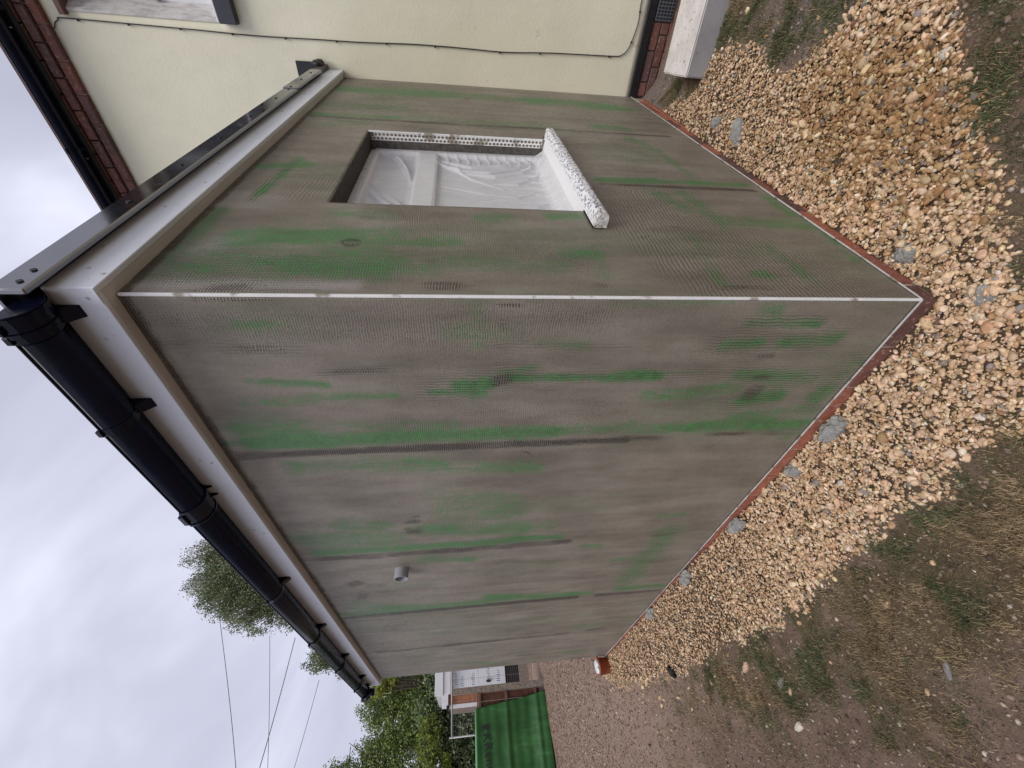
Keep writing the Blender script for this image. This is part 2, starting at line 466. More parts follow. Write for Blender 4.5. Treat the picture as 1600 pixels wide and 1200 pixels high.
def concrete_material():
    m = NT('painted_concrete')
    v = m.obj()
    ge = m.n('ShaderNodeNewGeometry')
    nz = m.n_sep(ge.outputs['Normal'])
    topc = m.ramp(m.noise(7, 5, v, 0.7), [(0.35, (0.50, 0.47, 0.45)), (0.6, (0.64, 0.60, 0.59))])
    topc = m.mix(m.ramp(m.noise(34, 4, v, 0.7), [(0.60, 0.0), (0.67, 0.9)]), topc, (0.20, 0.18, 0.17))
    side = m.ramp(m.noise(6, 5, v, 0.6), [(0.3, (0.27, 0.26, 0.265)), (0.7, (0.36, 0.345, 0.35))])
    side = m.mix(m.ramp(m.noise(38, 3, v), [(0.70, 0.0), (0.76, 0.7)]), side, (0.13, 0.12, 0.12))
    c = m.mix(m.ramp(nz, [(0.4, 0.0), (0.7, 1.0)]), side, topc)  # lit top and shaded sides painted in by face normal
    m.bump(m.noise(60, 4, v), 0.4, 0.004)
    return m.fin(c, 0.85)
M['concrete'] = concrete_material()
M['concrete_post'] = mat_basic('rough_concrete_post', (0.20, 0.165, 0.14), 0.9, 0.4, 20, 0.7, 60, 0.01, speck=((0.42, 0.38, 0.34), 60, 0.62))
M['timber'] = mat_basic('red_brown_fence_board', (0.085, 0.032, 0.020), 0.75, 0.4, 9, 0.4, 60)
M['timber_rail'] = mat_basic('fence_rail', (0.15, 0.085, 0.06), 0.75, 0.3, 9, 0.4, 60)
def banner_material():
    m = NT('green_mesh_sheet')
    v = m.obj()
    n = m.noise(6, 5, m.obj((1, 1, 0.3)), 0.65)
    c = m.ramp(n, [(0.3, (0.010, 0.060, 0.012)), (0.55, (0.020, 0.100, 0.020)), (0.8, (0.055, 0.19, 0.058))])
    m.bump(m.noise(30, 3, v), 0.25, 0.01)
    return m.fin(c, 0.5, 0, 0.5)
M['banner'] = banner_material()
M['ink'] = mat_basic('black_print', (0.012, 0.018, 0.012), 0.6, 0.1)
M['hem'] = mat_basic('pale_green_hem', (0.16, 0.42, 0.19), 0.45, 0.2, 9)
M['mortar_dark'] = mat_basic('dirty_mortar', (0.085, 0.058, 0.048), 0.9, 0.3, 20, 0.5, 120, 0.003)
M['steel'] = mat_basic('galvanised_tube', (0.30, 0.29, 0.29), 0.45, 0.15, 10, 0.1, 40, 0.001, 0.5, 0.3)
M['board_white'] = mat_basic('white_foil_board', (0.74, 0.77, 0.82), 0.4, 0.06, 4, 0.05)
M['board_blue'] = mat_basic('blue_print', (0.10, 0.20, 0.42), 0.5, 0.1)
M['pvc_white'] = mat_basic('white_roofline', (0.72, 0.73, 0.76), 0.4, 0.04)
M['tile_orange'] = mat_basic('orange_hung_tile', (0.36, 0.145, 0.065), 0.75, 0.25, 12, 0.4, 40)
M['dark_gap'] = mat_basic('dark_opening', (0.012, 0.012, 0.015), 0.8, 0.2)
M['grey_block'] = mat_basic('grey_brown_block', (0.25, 0.20, 0.175), 0.85, 0.25, 14, 0.4, 60)
M['clay'] = mat_basic('orange_clay', (0.30, 0.075, 0.032), 0.55, 0.2, 14, 0.2, 60)
M['white_plastic'] = mat_basic('white_plastic_bag', (0.62, 0.68, 0.70), 0.35, 0.2, 18, 0.4, 40, 0.01)
M['bark'] = mat_basic('bark', (0.075, 0.055, 0.04), 0.9, 0.4, 12, 0.8, 40, 0.02)
M['wire'] = mat_basic('wire', (0.06, 0.06, 0.075), 0.6, 0.1)

def vcol_material(name, rough=0.7, spec=0.4, bump=0.4, bscale=120, trans=0.0, nvar=0.35, nscale=70):
    m = NT(name)
    v = m.obj()
    c = m.attr('Col').outputs['Color']
    k = m.ramp(m.noise(nscale, 4, v, 0.65), [(0.3, (1 - nvar,) * 3), (0.7, (1 + nvar * 0.6,) * 3)])
    c = m.mix(1.0, c, k, 'MULTIPLY')
    if bump: m.bump(m.noise(bscale, 3, v), bump, 0.003)
    m.fin(c, rough, 0, spec)
    if trans:
        tl = m.n('ShaderNodeBsdfTranslucent'); m.l(c, tl.inputs[0])
        ms = m.n('ShaderNodeMixShader'); ms.inputs[0].default_value = trans
        m.l(m.b.outputs[0], ms.inputs[1]); m.l(tl.outputs[0], ms.inputs[2]); m.l(ms.outputs[0], m.out.inputs[0])
    return m.m
M['stone'] = vcol_material('gravel_stone', 0.62, 0.4, 0.35, 160)
M['leaf'] = vcol_material('leaf', 0.5, 0.4, 0, trans=0.25, nvar=0.25, nscale=3)
M['grass'] = vcol_material('grass_blade', 0.6, 0.3, 0, trans=0.2, nvar=0.2, nscale=20)
M['crumb'] = vcol_material('soil_crumb', 0.9, 0.2, 0.4, 160)
def soil_material():
    m = NT('trampled_soil')
    v = m.obj()
    a = m.noise(2.6, 6, v, 0.7); b = m.noise(30, 6, v, 0.75); cc = m.noise(140, 4, v, 0.75)
    c = m.ramp(a, [(0.3, (0.145, 0.094, 0.070)), (0.5, (0.215, 0.147, 0.112)), (0.72, (0.305, 0.220, 0.172))])
    c = m.mix(m.ramp(b, [(0.34, 0.7), (0.55, 0.0)]), c, (0.120, 0.085, 0.068))
    c = m.mix(m.ramp(cc, [(0.60, 0.0), (0.72, 0.7)]), c, (0.42, 0.335, 0.28))
    c = m.mix(m.math('MULTIPLY', m.attr('turf').outputs['Fac'], 0.8), c, m.ramp(b, [(0.3, (0.066, 0.053, 0.028)), (0.7, (0.150, 0.112, 0.060))]))
    c = m.mix(m.math('MULTIPLY', m.attr('under').outputs['Fac'], 0.75), c, (0.095, 0.062, 0.038))
    c = m.mix(m.math('MULTIPLY', m.attr('pale').outputs['Fac'], 0.55), c, m.ramp(b, [(0.3, (0.27, 0.188, 0.148)), (0.7, (0.40, 0.285, 0.225))]))
    c = m.mix(m.math('MULTIPLY', m.attr('grey').outputs['Fac'], 0.8), c, m.ramp(b, [(0.3, (0.150, 0.126, 0.122)), (0.7, (0.245, 0.210, 0.20))]))
    m.bump(m.math('ADD', m.math('MULTIPLY', b, 1.0), m.math('MULTIPLY', cc, 0.6)), 0.9, 0.016)
    return m.fin(c, 0.92, 0, 0.2)
M['soil'] = soil_material()
M['far_ground'] = mat_basic('far_field', (0.10, 0.085, 0.05), 0.95, 0.3, 0.4, 0.4, 6, 0.05)
# ------------------------------------------------------------------ ground
def ground_z(x, y):
    x = np.asarray(x, float); y = np.asarray(y, float)
    z = -0.095 - 0.115 * smooth(1.9, 3.0, x) * smooth(0.10, -0.16, y)
    out = np.maximum(np.maximum(-x, 0), np.maximum(-y, 0))
    z = z - 0.03 * smooth(0.1, 0.6, out)
    bank = np.exp(-np.maximum(np.maximum(-x, -y), 0) / 0.06) * ((x > -0.5) & (y > -0.5))
    z = z + 0.008 * bank + 0.045 * smooth(1.0, 3.0, y) * smooth(-0.9, 0.0, x) * smooth(6.5, 4.5, y)
    z = z + 0.028 * (fbm(x * 2.3, y * 2.3, 3, 4) - 0.5) + (0.016 * (fbm(x * 12, y * 12, 9, 3) - 0.5) + 0.010 * (fbm(x * 38, y * 38, 19, 2) - 0.5)) * smooth(9, 4, y)
    return z

GP = [(-0.39, 0.256), (-0.43, 0.52), (-0.45, 0.78), (-0.52, 1.2), (-0.54, 1.83), (-0.52, 2.4), (-0.49, 3.2), (-0.46, 3.98), (-0.30, 4.9), (-0.10, 5.45), (0.05, 5.5), (0.06, -0.06), (-0.06, -0.14), (-0.30, -0.02), (-0.37, 0.12)]
GP2 = [(0.06, 0.06), (2.95, 0.06), (2.75, -0.12), (2.52, -0.24), (2.42, -0.45), (2.1, -0.50), (1.90, -0.55), (1.66, -0.47), (1.42, -0.47), (1.2, -0.66), (1.15, -0.95), (0.95, -1.1), (0.74, -0.80), (0.70, -0.73),
       (0.52, -0.57), (0.32, -0.42), (0.05, -0.28), (-0.12, -0.16), (-0.34, -0.05), (-0.38, 0.12), (-0.36, 0.27)]
def poly_sd(px, py, poly):
    """signed distance (positive inside)"""
    px = np.asarray(px, float); py = np.asarray(py, float)
    d = np.full(px.shape, 1e9); inside = np.zeros(px.shape, bool)
    n = len(poly)
    for i in range(n):
        ax, ay = poly[i]; bx, by = poly[(i + 1) % n]
        ex, ey = bx - ax, by - ay
        t = np.clip(((px - ax) * ex + (py - ay) * ey) / (ex * ex + ey * ey), 0, 1)
        d = np.minimum(d, np.hypot(px - ax - t * ex, py - ay - t * ey))
        c = ((ay > py) != (by > py)) & (px < ex * (py - ay) / (ey if abs(ey) > 1e-9 else 1e-9) + ax)
        inside ^= c
    return np.where(inside, d, -d)
def gravel_sd(x, y):
    s = np.maximum(poly_sd(x, y, GP), poly_sd(x, y, GP2))
    return s + 0.16 * (fbm(np.asarray(x) * 6, np.asarray(y) * 6, 41, 4) - 0.5)

def turf_w(x, y):
    """where thin turf grows (0..1)"""
    x = np.asarray(x, float); y = np.asarray(y, float)
    w = np.zeros(x.shape) + 0.05
    for cx, cy, rx, ry, s in ((-0.62, 0.62, 0.28, 0.42, 1.0), (-0.72, 0.98, 0.26, 0.40, .85), (-0.56, 1.5, 0.12, 0.5, .9), (-0.66, 2.3, 0.16, 0.9, .35), (-0.55, 0.2, 0.2, 0.4, 1.0),
                              (0.30, -0.62, 0.40, 0.16, .9), (0.0, -0.45, 0.25, 0.16, 1.0), (-0.35, -0.25, 0.25, 0.2, 1.0), (2.25, -0.68, 0.26, 0.18, .9), (1.95, -0.62, 0.2, 0.10, .6), (1.25, -0.85, 0.16, 0.2, .5), (-0.95, 1.2, 0.3, 0.5, .45), (2.4, -1.2, 0.6, 0.5, .8)):
        w = np.maximum(w, s * np.exp(-(((x - cx) / rx) ** 2 + ((y - cy) / ry) ** 2) ** 1.3))
    sd = np.maximum(poly_sd(x, y, GP), poly_sd(x, y, GP2))
    w = np.maximum(w, 0.75 * np.exp(-((sd + 0.17) / 0.20) ** 2) * smooth(4.2, 2.0, y))
    n = fbm(x * 5, y * 5, 77, 4)
    return np.clip(w * (0.35 + 1.5 * smooth(0.35, 0.62, n)), 0, 1)

def grid(xs, ys):
    nx, ny = len(xs), len(ys)
    gx, gy = np.meshgrid(xs, ys)
    i = np.arange(nx * ny).reshape(ny, nx)
    F = np.stack([i[:-1, :-1], i[:-1, 1:], i[1:, 1:], i[1:, :-1]], -1).reshape(-1, 4)
    return gx.ravel(), gy.ravel(), F

xs = np.concatenate([np.arange(-6, -1.6, 0.1), np.arange(-1.6, 3.6, 0.018), np.arange(3.6, 7, 0.2)])
ys = np.concatenate([np.arange(-4, -1.2, 0.1), np.arange(-1.2, 3.0, 0.018), np.arange(3.0, 11.5, 0.06), np.arange(11.5, 19, 0.25)])
gx, gy, F = grid(xs, ys)
gz = ground_z(gx, gy)
sd_ = gravel_sd(gx, gy)
edge = np.maximum(np.maximum(smooth(-5.8, -6, gx), smooth(6.6, 6.8, gx)), np.maximum(smooth(-3.8, -4, gy), smooth(18.4, 18.75, gy)))
gz = gz * (1 - edge) + (-0.11) * edge
pale = smooth(2.5, 4.5, gy) * smooth(-1.9, -0.7, gx + 0.3 * fbm(gx * 2, gy * 2, 5)) + 0.8 * smooth(5, 6, gy)
greyd = np.exp(-(((gx - 1.55) / 0.42) ** 2 + ((gy + 0.82) / 0.30) ** 2)) + np.exp(-(((gx + 1.15) / 0.3) ** 2 + ((gy - 0.9) / 0.5) ** 2)) * 0.0 + np.exp(-(((gx - 3.1) / 0.4) ** 2 + ((gy + 0.1) / 0.2) ** 2))
ground = np_mesh('ground', np.stack([gx, gy, gz], 1), F, M['soil'], None, True,
                 {'turf': turf_w(gx, gy), 'under': smooth(-0.02, 0.05, sd_), 'pale': np.clip(pale, 0, 1) * (1 - smooth(-0.02, 0.05, sd_)), 'grey': np.clip(greyd, 0, 1) * (1 - smooth(-0.02, 0.05, sd_))})
tag(ground, kind='structure')
b = MB(); B = 600; x0, x1, y0, y1, zz = -6, float(xs[-1]), -4, float(ys[-1]), -0.11
b.add([(-B, -B, zz), (B, -B, zz), (B, B, zz), (-B, B, zz), (x0, y0, zz), (x1, y0, zz), (x1, y1, zz), (x0, y1, zz)],
      [(0, 1, 5, 4), (1, 2, 6, 5), (2, 3, 7, 6), (3, 0, 4, 7)])
tag(b.build('far_ground', M['far_ground'], recalc=False), kind='structure')

# ------------------------------------------------------------------ the extension
ext = empty('house_extension', (0, 0, 0), 'single storey flat roofed extension coated in grey brown basecoat with green mesh showing through', 'building')

LONG=[('g', 0.103, 2.317, 0.107, 2.205, 0.021, 0.45), ('g', 0.345, 2.362, 0.368, 2.114, 0.018, 0.55), ('g', 0.362, 2.199, 0.368, 2.114, 0.015, 0.4), ('g', 0.455, 2.423, 0.427, 1.919, 0.022, 0.5), ('g', 0.433, 2.147, 0.422, 1.918, 0.016, 0.3), ('g', 0.598, 2.462, 0.599, 2.25, 0.057, 0.5), ('g', 0.599, 2.25, 0.603, 1.943, 0.042, 0.3), ('g', 0.684, 2.561, 0.689, 2.468, 0.028, 0.4), ('g', 0.689, 2.468, 0.685, 1.954, 0.043, 0.8), ('g', 0.682, 2.207, 0.679, 1.954, 0.034, 0.4), ('d', 0.771, 2.536, 0.766, 1.966, 0.026, 0.9), ('d', 0.733, 2.587, 0.783, 2.527, 0.024, 0.4), ('g', 0.864, 2.349, 0.885, 1.982, 0.06, 0.5), ('v', 0.318, 2.108, 0.298, 1.901, 0.025, 0.9), ('d', 0.318, 2.108, 0.294, 1.9, 0.02, 0.35), ('d', 0.01, 2.469, 0.014, 2.143, 0.008, 0.4), ('h', 0.094, 2.489, 0.134, 1.878, 0.091, 0.6), ('v', 0.2, 2.383, 0.21, 2.152, 0.029, 0.6), ('d', 0.2, 2.383, 0.21, 2.152, 0.022, 0.3), ('v', 0.168, 2.557, 0.178, 2.503, 0.019, 0.6), ('g', 0.024, 1.862, 0.024, 1.341, 0.006, 0.5), ('d', 0.028, 1.533, 0.031, 1.413, 0.008, 0.6), ('g', 0.048, 1.576, 0.202, 1.559, 0.033, 0.3), ('g', 0.149, 1.654, 0.143, 1.459, 0.052, 0.22), ('g', 0.188, 1.348, 0.198, 1.187, 0.031, 0.35), ('v', 0.194, 1.527, 0.215, 1.034, 0.018, 0.6), ('g', 0.418, 1.749, 0.429, 1.544, 0.02, 0.55), ('g', 0.39, 1.635, 0.384, 1.533, 0.036, 0.75), ('g', 0.437, 1.583, 0.429, 1.544, 0.024, 0.6), ('d', 0.384, 1.526, 0.342, 1.426, 0.031, 0.7), ('v', 0.418, 1.749, 0.334, 1.382, 0.065, 1.0), ('g', 0.35, 1.445, 0.356, 0.995, 0.022, 0.7), ('g', 0.359, 1.087, 0.352, 0.996, 0.029, 0.6), ('g', 0.323, 1.497, 0.3, 1.366, 0.013, 0.45), ('v', 0.35, 1.445, 0.352, 0.996, 0.033, 0.8), ('g', 0.433, 2.011, 0.433, 1.876, 0.02, 0.55), ('g', 0.674, 2.055, 0.677, 1.234, 0.044, 0.75), ('g', 0.69, 2.058, 0.689, 1.886, 0.037, 0.5), ('g', 0.664, 1.61, 0.667, 1.213, 0.029, 0.4), ('g', 0.671, 1.235, 0.67, 0.908, 0.038, 0.6), ('d', 0.768, 2.072, 0.753, 0.885, 0.025, 0.85), ('g', 0.864, 2.089, 0.891, 1.719, 0.074, 0.42), ('g', 0.905, 1.719, 0.95, 1.302, 0.057, 0.38), ('g', 0.598, 2.041, 0.616, 1.666, 0.032, 0.3), ('d', 0.43, 1.365, 0.424, 1.237, 0.008, 0.3), ('h', 0.114, 1.954, 0.128, 1.575, 0.101, 0.6), ('h', 0.114, 1.653, 0.115, 1.168, 0.08, 0.4), ('d', 0.814, 1.356, 0.837, 1.323, 0.006, 0.8), ('d', 0.08, 1.509, 0.158, 1.458, 0.024, 0.25), ('g', 0.025, 1.13, 0.022, 0.71, 0.008, 0.6), ('g', 0.047, 0.589, 0.047, 0.531, 0.029, 0.6), ('g', 0.102, 0.606, 0.11, 0.339, 0.022, 0.55), ('g', 0.198, 0.666, 0.191, 0.526, 0.024, 0.5), ('g', 0.192, 0.42, 0.173, 0.226, 0.035, 0.5), ('v', 0.194, 0.668, 0.182, 0.213, 0.051, 1.0), ('v', 0.094, 0.61, 0.102, 0.337, 0.03, 1.0), ('d', 0.263, 0.509, 0.256, 0.413, 0.021, 0.5), ('g', 0.352, 1.047, 0.353, 0.874, 0.032, 0.75), ('v', 0.352, 1.047, 0.348, 0.554, 0.034, 0.8), ('g', 0.341, 0.878, 0.345, 0.555, 0.007, 0.45), ('g', 0.357, 0.527, 0.375, 0.175, 0.03, 0.5), ('d', 0.373, 0.467, 0.375, 0.367, 0.014, 0.6), ('v', 0.353, 0.537, 0.38, 0.171, 0.042, 1.0), ('g', 0.464, 0.881, 0.436, 0.496, 0.032, 0.6), ('g', 0.454, 0.73, 0.424, 0.547, 0.031, 0.5), ('d', 0.462, 0.468, 0.465, 0.357, 0.047, 0.6), ('g', 0.511, 0.428, 0.478, 0.294, 0.05, 0.7), ('v', 0.515, 0.442, 0.467, 0.292, 0.076, 1.0), ('g', 0.679, 0.964, 0.683, 0.642, 0.035, 0.55), ('g', 0.679, 0.603, 0.673, 0.227, 0.038, 0.95), ('g', 0.675, 0.563, 0.673, 0.347, 0.03, 0.6), ('g', 0.686, 0.22, 0.68, 0.031, 0.039, 0.75), ('d', 0.747, 0.947, 0.749, 0.684, 0.019, 0.75), ('d', 0.739, 0.52, 0.74, 0.261, 0.018, 0.7), ('d', 0.74, 0.261, 0.76, 0.009, 0.018, 0.3), ('g', 0.617, 0.408, 0.596, 0.075, 0.056, 0.4), ('h', 0.616, 0.425, 0.596, 0.075, 0.076, 0.6), ('g', 0.495, 0.089, 0.325, 0.044, 0.063, 0.45), ('v', 0.506, 0.09, 0.316, 0.043, 0.075, 0.9), ('d', 0.832, 0.499, 0.837, 0.408, 0.028, 0.25), ('g', 0.757, 0.065, 0.719, 0.042, 0.049, 0.6), ('g', 1.14, 1.78, 1.229, 1.381, 0.066, 0.3), ('g', 1.335, 1.711, 1.336, 1.373, 0.095, 0.38), ('g', 1.4, 2.246, 1.423, 2.066, 0.07, 0.45), ('g', 1.526, 2.475, 1.609, 2.036, 0.106, 0.38), ('g', 1.543, 2.211, 1.588, 2.034, 0.063, 0.3), ('g', 1.511, 1.839, 1.56, 1.307, 0.075, 0.5), ('g', 1.534, 1.506, 1.547, 1.378, 0.047, 0.4), ('g', 1.716, 2.468, 1.716, 1.449, 0.046, 0.8), ('g', 1.716, 1.449, 1.711, 1.083, 0.043, 0.45), ('g', 1.711, 2.097, 1.717, 1.834, 0.054, 0.5), ('d', 1.786, 2.542, 1.805, 2.061, 0.043, 0.9), ('d', 1.798, 2.06, 1.771, 0.987, 0.034, 0.75), ('g', 1.904, 1.867, 1.95, 1.592, 0.057, 0.5), ('d', 2.229, 2.421, 2.168, 2.28, 0.046, 0.55), ('d', 2.236, 2.314, 2.257, 2.14, 0.055, 0.3), ('d', 2.409, 2.389, 2.431, 2.29, 0.072, 0.4), ('g', 2.245, 2.194, 2.272, 1.916, 0.06, 0.25), ('g', 2.648, 2.41, 2.737, 1.9, 0.105, 0.45), ('g', 2.776, 2.507, 2.749, 1.458, 0.061, 0.65), ('g', 2.661, 1.434, 2.699, 1.221, 0.058, 0.8), ('g', 2.721, 1.125, 2.739, 0.759, 0.054, 0.7), ('d', 2.85, 2.571, 2.807, 0.747, 0.036, 0.9), ('g', 3.306, 1.778, 3.345, 1.647, 0.296, 0.15), ('d', 3.865, 2.506, 3.884, 2.322, 0.041, 0.6), ('d', 3.884, 2.322, 3.831, 0.652, 0.03, 0.75), ('d', 4.527, 1.142, 4.519, 0.88, 0.037, 0.4), ('g', 4.679, 1.547, 4.798, 1.123, 0.091, 0.35), ('g', 3.064, 2.445, 3.105, 2.305, 0.225, 0.15), ('d', 1.407, 1.96, 1.407, 1.854, 0.02, 0.75), ('d', 1.529, 1.963, 1.515, 1.852, 0.022, 0.7), ('d', 1.473, 1.962, 1.502, 1.909, 0.021, 0.5), ('d', 1.371, 1.912, 1.341, 1.859, 0.018, 0.5), ('d', 1.502, 1.909, 1.464, 1.854, 0.018, 0.45), ('d', 1.347, 1.855, 1.399, 1.854, 0.006, 0.4), ('g', 1.688, 1.348, 1.709, 1.056, 0.035, 0.6), ('g', 1.538, 1.359, 1.54, 1.133, 0.053, 0.25), ('g', 1.86, 0.879, 1.878, 0.761, 0.028, 0.6), ('g', 1.523, 0.458, 1.513, 0.326, 0.034, 0.6), ('g', 1.727, 0.332, 2.529, 0.393, 0.096, 0.42), ('h', 1.727, 0.332, 2.529, 0.393, 0.117, 0.5), ('g', 2.112, 0.585, 2.116, 0.414, 0.053, 0.35), ('g', 2.693, 0.418, 2.698, 0.04, 0.055, 0.65), ('d', 2.811, 0.568, 2.812, 0.038, 0.037, 0.7), ('g', 3.658, 0.59, 3.614, 0.284, 0.088, 0.3), ('d', 3.794, 0.5, 3.781, 0.243, 0.038, 0.6), ('g', 2.674, 1.276, 2.744, 0.653, 0.058, 0.45), ('d', 2.794, 1.268, 2.801, 0.993, 0.025, 0.5), ('d', 1.779, 0.486, 1.764, 0.231, 0.026, 0.5), ('g', 4.544, 0.595, 4.592, 0.344, 0.064, 0.35)]
WIN=[('g', 0.365, 2.373, 0.391, 1.904, 0.079, 0.8), ('g', 0.394, 2.348, 0.392, 2.129, 0.053, 0.5), ('g', 0.171, 2.448, 0.178, 1.88, 0.089, 0.55), ('g', 0.239, 2.414, 0.245, 1.986, 0.046, 0.3), ('g', 0.115, 2.558, 0.589, 2.532, 0.043, 0.4), ('v', 0.171, 2.448, 0.178, 1.88, 0.113, 0.8), ('h', 0.171, 2.448, 0.156, 1.877, 0.111, 0.5), ('l', 0.048, 2.562, 0.059, 1.956, 0.032, 0.8), ('l', 0.272, 2.478, 0.392, 2.381, 0.048, 0.5), ('d', 0.022, 2.469, 0.029, 2.0, 0.01, 0.5), ('d', 0.042, 2.386, 0.045, 2.223, 0.023, 0.5), ('l', 0.705, 2.575, 0.686, 2.389, 0.095, 0.3), ('l', 0.61, 2.059, 0.477, 1.914, 0.074, 0.3), ('g', 1.23, 2.399, 0.698, 2.457, 0.022, 0.6), ('g', 1.095, 2.541, 1.134, 2.345, 0.049, 0.55), ('d', 1.041, 2.553, 1.063, 2.274, 0.016, 0.5), ('g', 0.59, 2.107, 0.587, 1.927, 0.057, 0.4), ('d', 0.562, 2.038, 0.554, 1.933, 0.022, 0.45), ('h', 1.2, 2.424, 0.698, 2.457, 0.027, 1.0), ('h', 0.769, 2.292, 0.919, 2.207, 0.099, 0.7), ('d', 0.344, 1.979, 0.336, 1.98, 0.002, 0.8), ('d', 0.336, 1.98, 0.329, 1.986, 0.009, 0.8), ('d', 0.329, 1.986, 0.324, 1.996, 0.01, 0.8), ('d', 0.324, 1.996, 0.322, 2.008, 0.011, 0.8), ('d', 0.322, 2.008, 0.323, 2.021, 0.01, 0.8), ('d', 0.323, 2.021, 0.327, 2.032, 0.01, 0.8), ('d', 0.327, 2.032, 0.333, 2.04, 0.008, 0.8), ('d', 0.333, 2.04, 0.341, 2.044, 0.003, 0.8), ('d', 0.341, 2.044, 0.349, 2.043, 0.003, 0.8), ('d', 0.349, 2.043, 0.356, 2.037, 0.01, 0.8), ('d', 0.356, 2.037, 0.361, 2.027, 0.011, 0.8), ('d', 0.361, 2.027, 0.364, 2.015, 0.011, 0.8), ('d', 0.364, 2.015, 0.363, 2.002, 0.011, 0.8), ('d', 0.363, 2.002, 0.359, 1.991, 0.01, 0.8), ('d', 0.359, 1.991, 0.352, 1.982, 0.009, 0.8), ('d', 0.352, 1.982, 0.344, 1.979, 0.002, 0.8), ('g', 0.256, 2.14, 0.265, 1.935, 0.092, 0.4), ('g', 0.357, 1.967, 0.366, 1.653, 0.042, 0.6), ('g', 0.163, 1.816, 0.166, 1.729, 0.049, 0.5), ('g', 0.218, 1.731, 0.206, 1.289, 0.066, 0.28), ('v', 0.21, 1.946, 0.208, 1.219, 0.09, 0.5), ('g', 0.598, 1.519, 0.605, 1.431, 0.045, 0.6), ('g', 0.629, 1.238, 0.636, 1.136, 0.042, 0.5), ('g', 0.279, 1.218, 0.283, 1.137, 0.046, 0.65), ('d', 0.062, 1.766, 0.066, 1.598, 0.025, 0.5), ('d', 0.08, 1.194, 0.069, 1.124, 0.02, 0.4), ('d', 0.223, 1.763, 0.219, 1.692, 0.016, 0.4), ('h', 0.456, 1.769, 0.322, 1.268, 0.175, 0.5), ('g', 2.956, 2.559, 3.017, 1.707, 0.152, 0.65), ('g', 3.003, 1.413, 2.983, 1.022, 0.124, 0.55), ('g', 2.988, 0.945, 2.957, 0.31, 0.125, 0.7), ('g', 2.397, 2.452, 2.406, 2.044, 0.129, 0.35), ('d', 2.067, 2.566, 2.075, 1.064, 0.029, 0.85), ('d', 2.075, 1.064, 2.062, 0.285, 0.024, 0.7), ('g', 2.131, 2.526, 2.16, 1.992, 0.058, 0.65), ('g', 2.167, 1.963, 2.122, 0.978, 0.106, 0.3), ('g', 2.182, 0.644, 2.172, 0.465, 0.058, 0.5), ('g', 1.92, 2.453, 1.988, 2.225, 0.093, 0.3), ('g', 1.108, 0.891, 1.118, 0.606, 0.041, 0.75), ('g', 1.804, 0.665, 1.56, 0.448, 0.134, 0.2), ('d', 2.882, 1.581, 2.862, 1.51, 0.073, 0.4), ('g', 1.255, 2.438, 1.147, 2.349, 0.025, 0.4), ('g', 2.884, 0.535, 2.896, 0.266, 0.143, 0.6), ('g', 2.23, 0.609, 2.22, 0.439, 0.07, 0.6), ('d', 2.064, 0.73, 2.063, 0.148, 0.023, 0.8), ('g', 1.938, 0.476, 1.688, 0.374, 0.054, 0.4), ('g', 1.688, 0.374, 1.197, 0.336, 0.03, 0.4), ('g', 1.574, 0.655, 1.518, 0.587, 0.133, 0.2), ('g', 1.117, 0.901, 1.146, 0.592, 0.033, 0.75), ('g', 1.129, 0.578, 1.122, 0.071, 0.033, 0.5), ('g', 1.127, 0.377, 1.126, 0.269, 0.037, 0.6), ('d', 1.047, 0.91, 1.046, 0.073, 0.021, 0.85), ('g', 0.952, 0.652, 0.777, 0.572, 0.052, 0.5), ('g', 0.956, 0.497, 0.578, 0.463, 0.05, 0.38), ('g', 0.636, 0.392, 0.605, 0.046, 0.077, 0.4), ('g', 0.499, 0.65, 0.089, 0.72, 0.028, 0.35), ('g', 0.149, 0.543, 0.147, 0.503, 0.032, 0.7), ('g', 0.373, 0.37, 0.132, 0.347, 0.036, 0.4), ('g', 0.325, 1.131, 0.125, 1.131, 0.036, 0.35), ('g', 0.931, 0.042, 0.623, 0.042, 0.041, 0.5), ('h', 0.916, 0.674, 0.084, 0.379, 0.278, 1.0), ('h', 0.62, 0.89, 0.045, 0.729, 0.118, 0.9), ('d', 0.066, 0.782, 0.071, 0.488, 0.02, 0.5), ('d', 0.553, 0.72, 0.558, 0.687, 0.008, 0.5), ('d', 0.437, 0.904, 0.463, 0.852, 0.005, 0.4), ('g', 0.536, 0.007, 0.271, 0.046, 0.027, 0.5)]

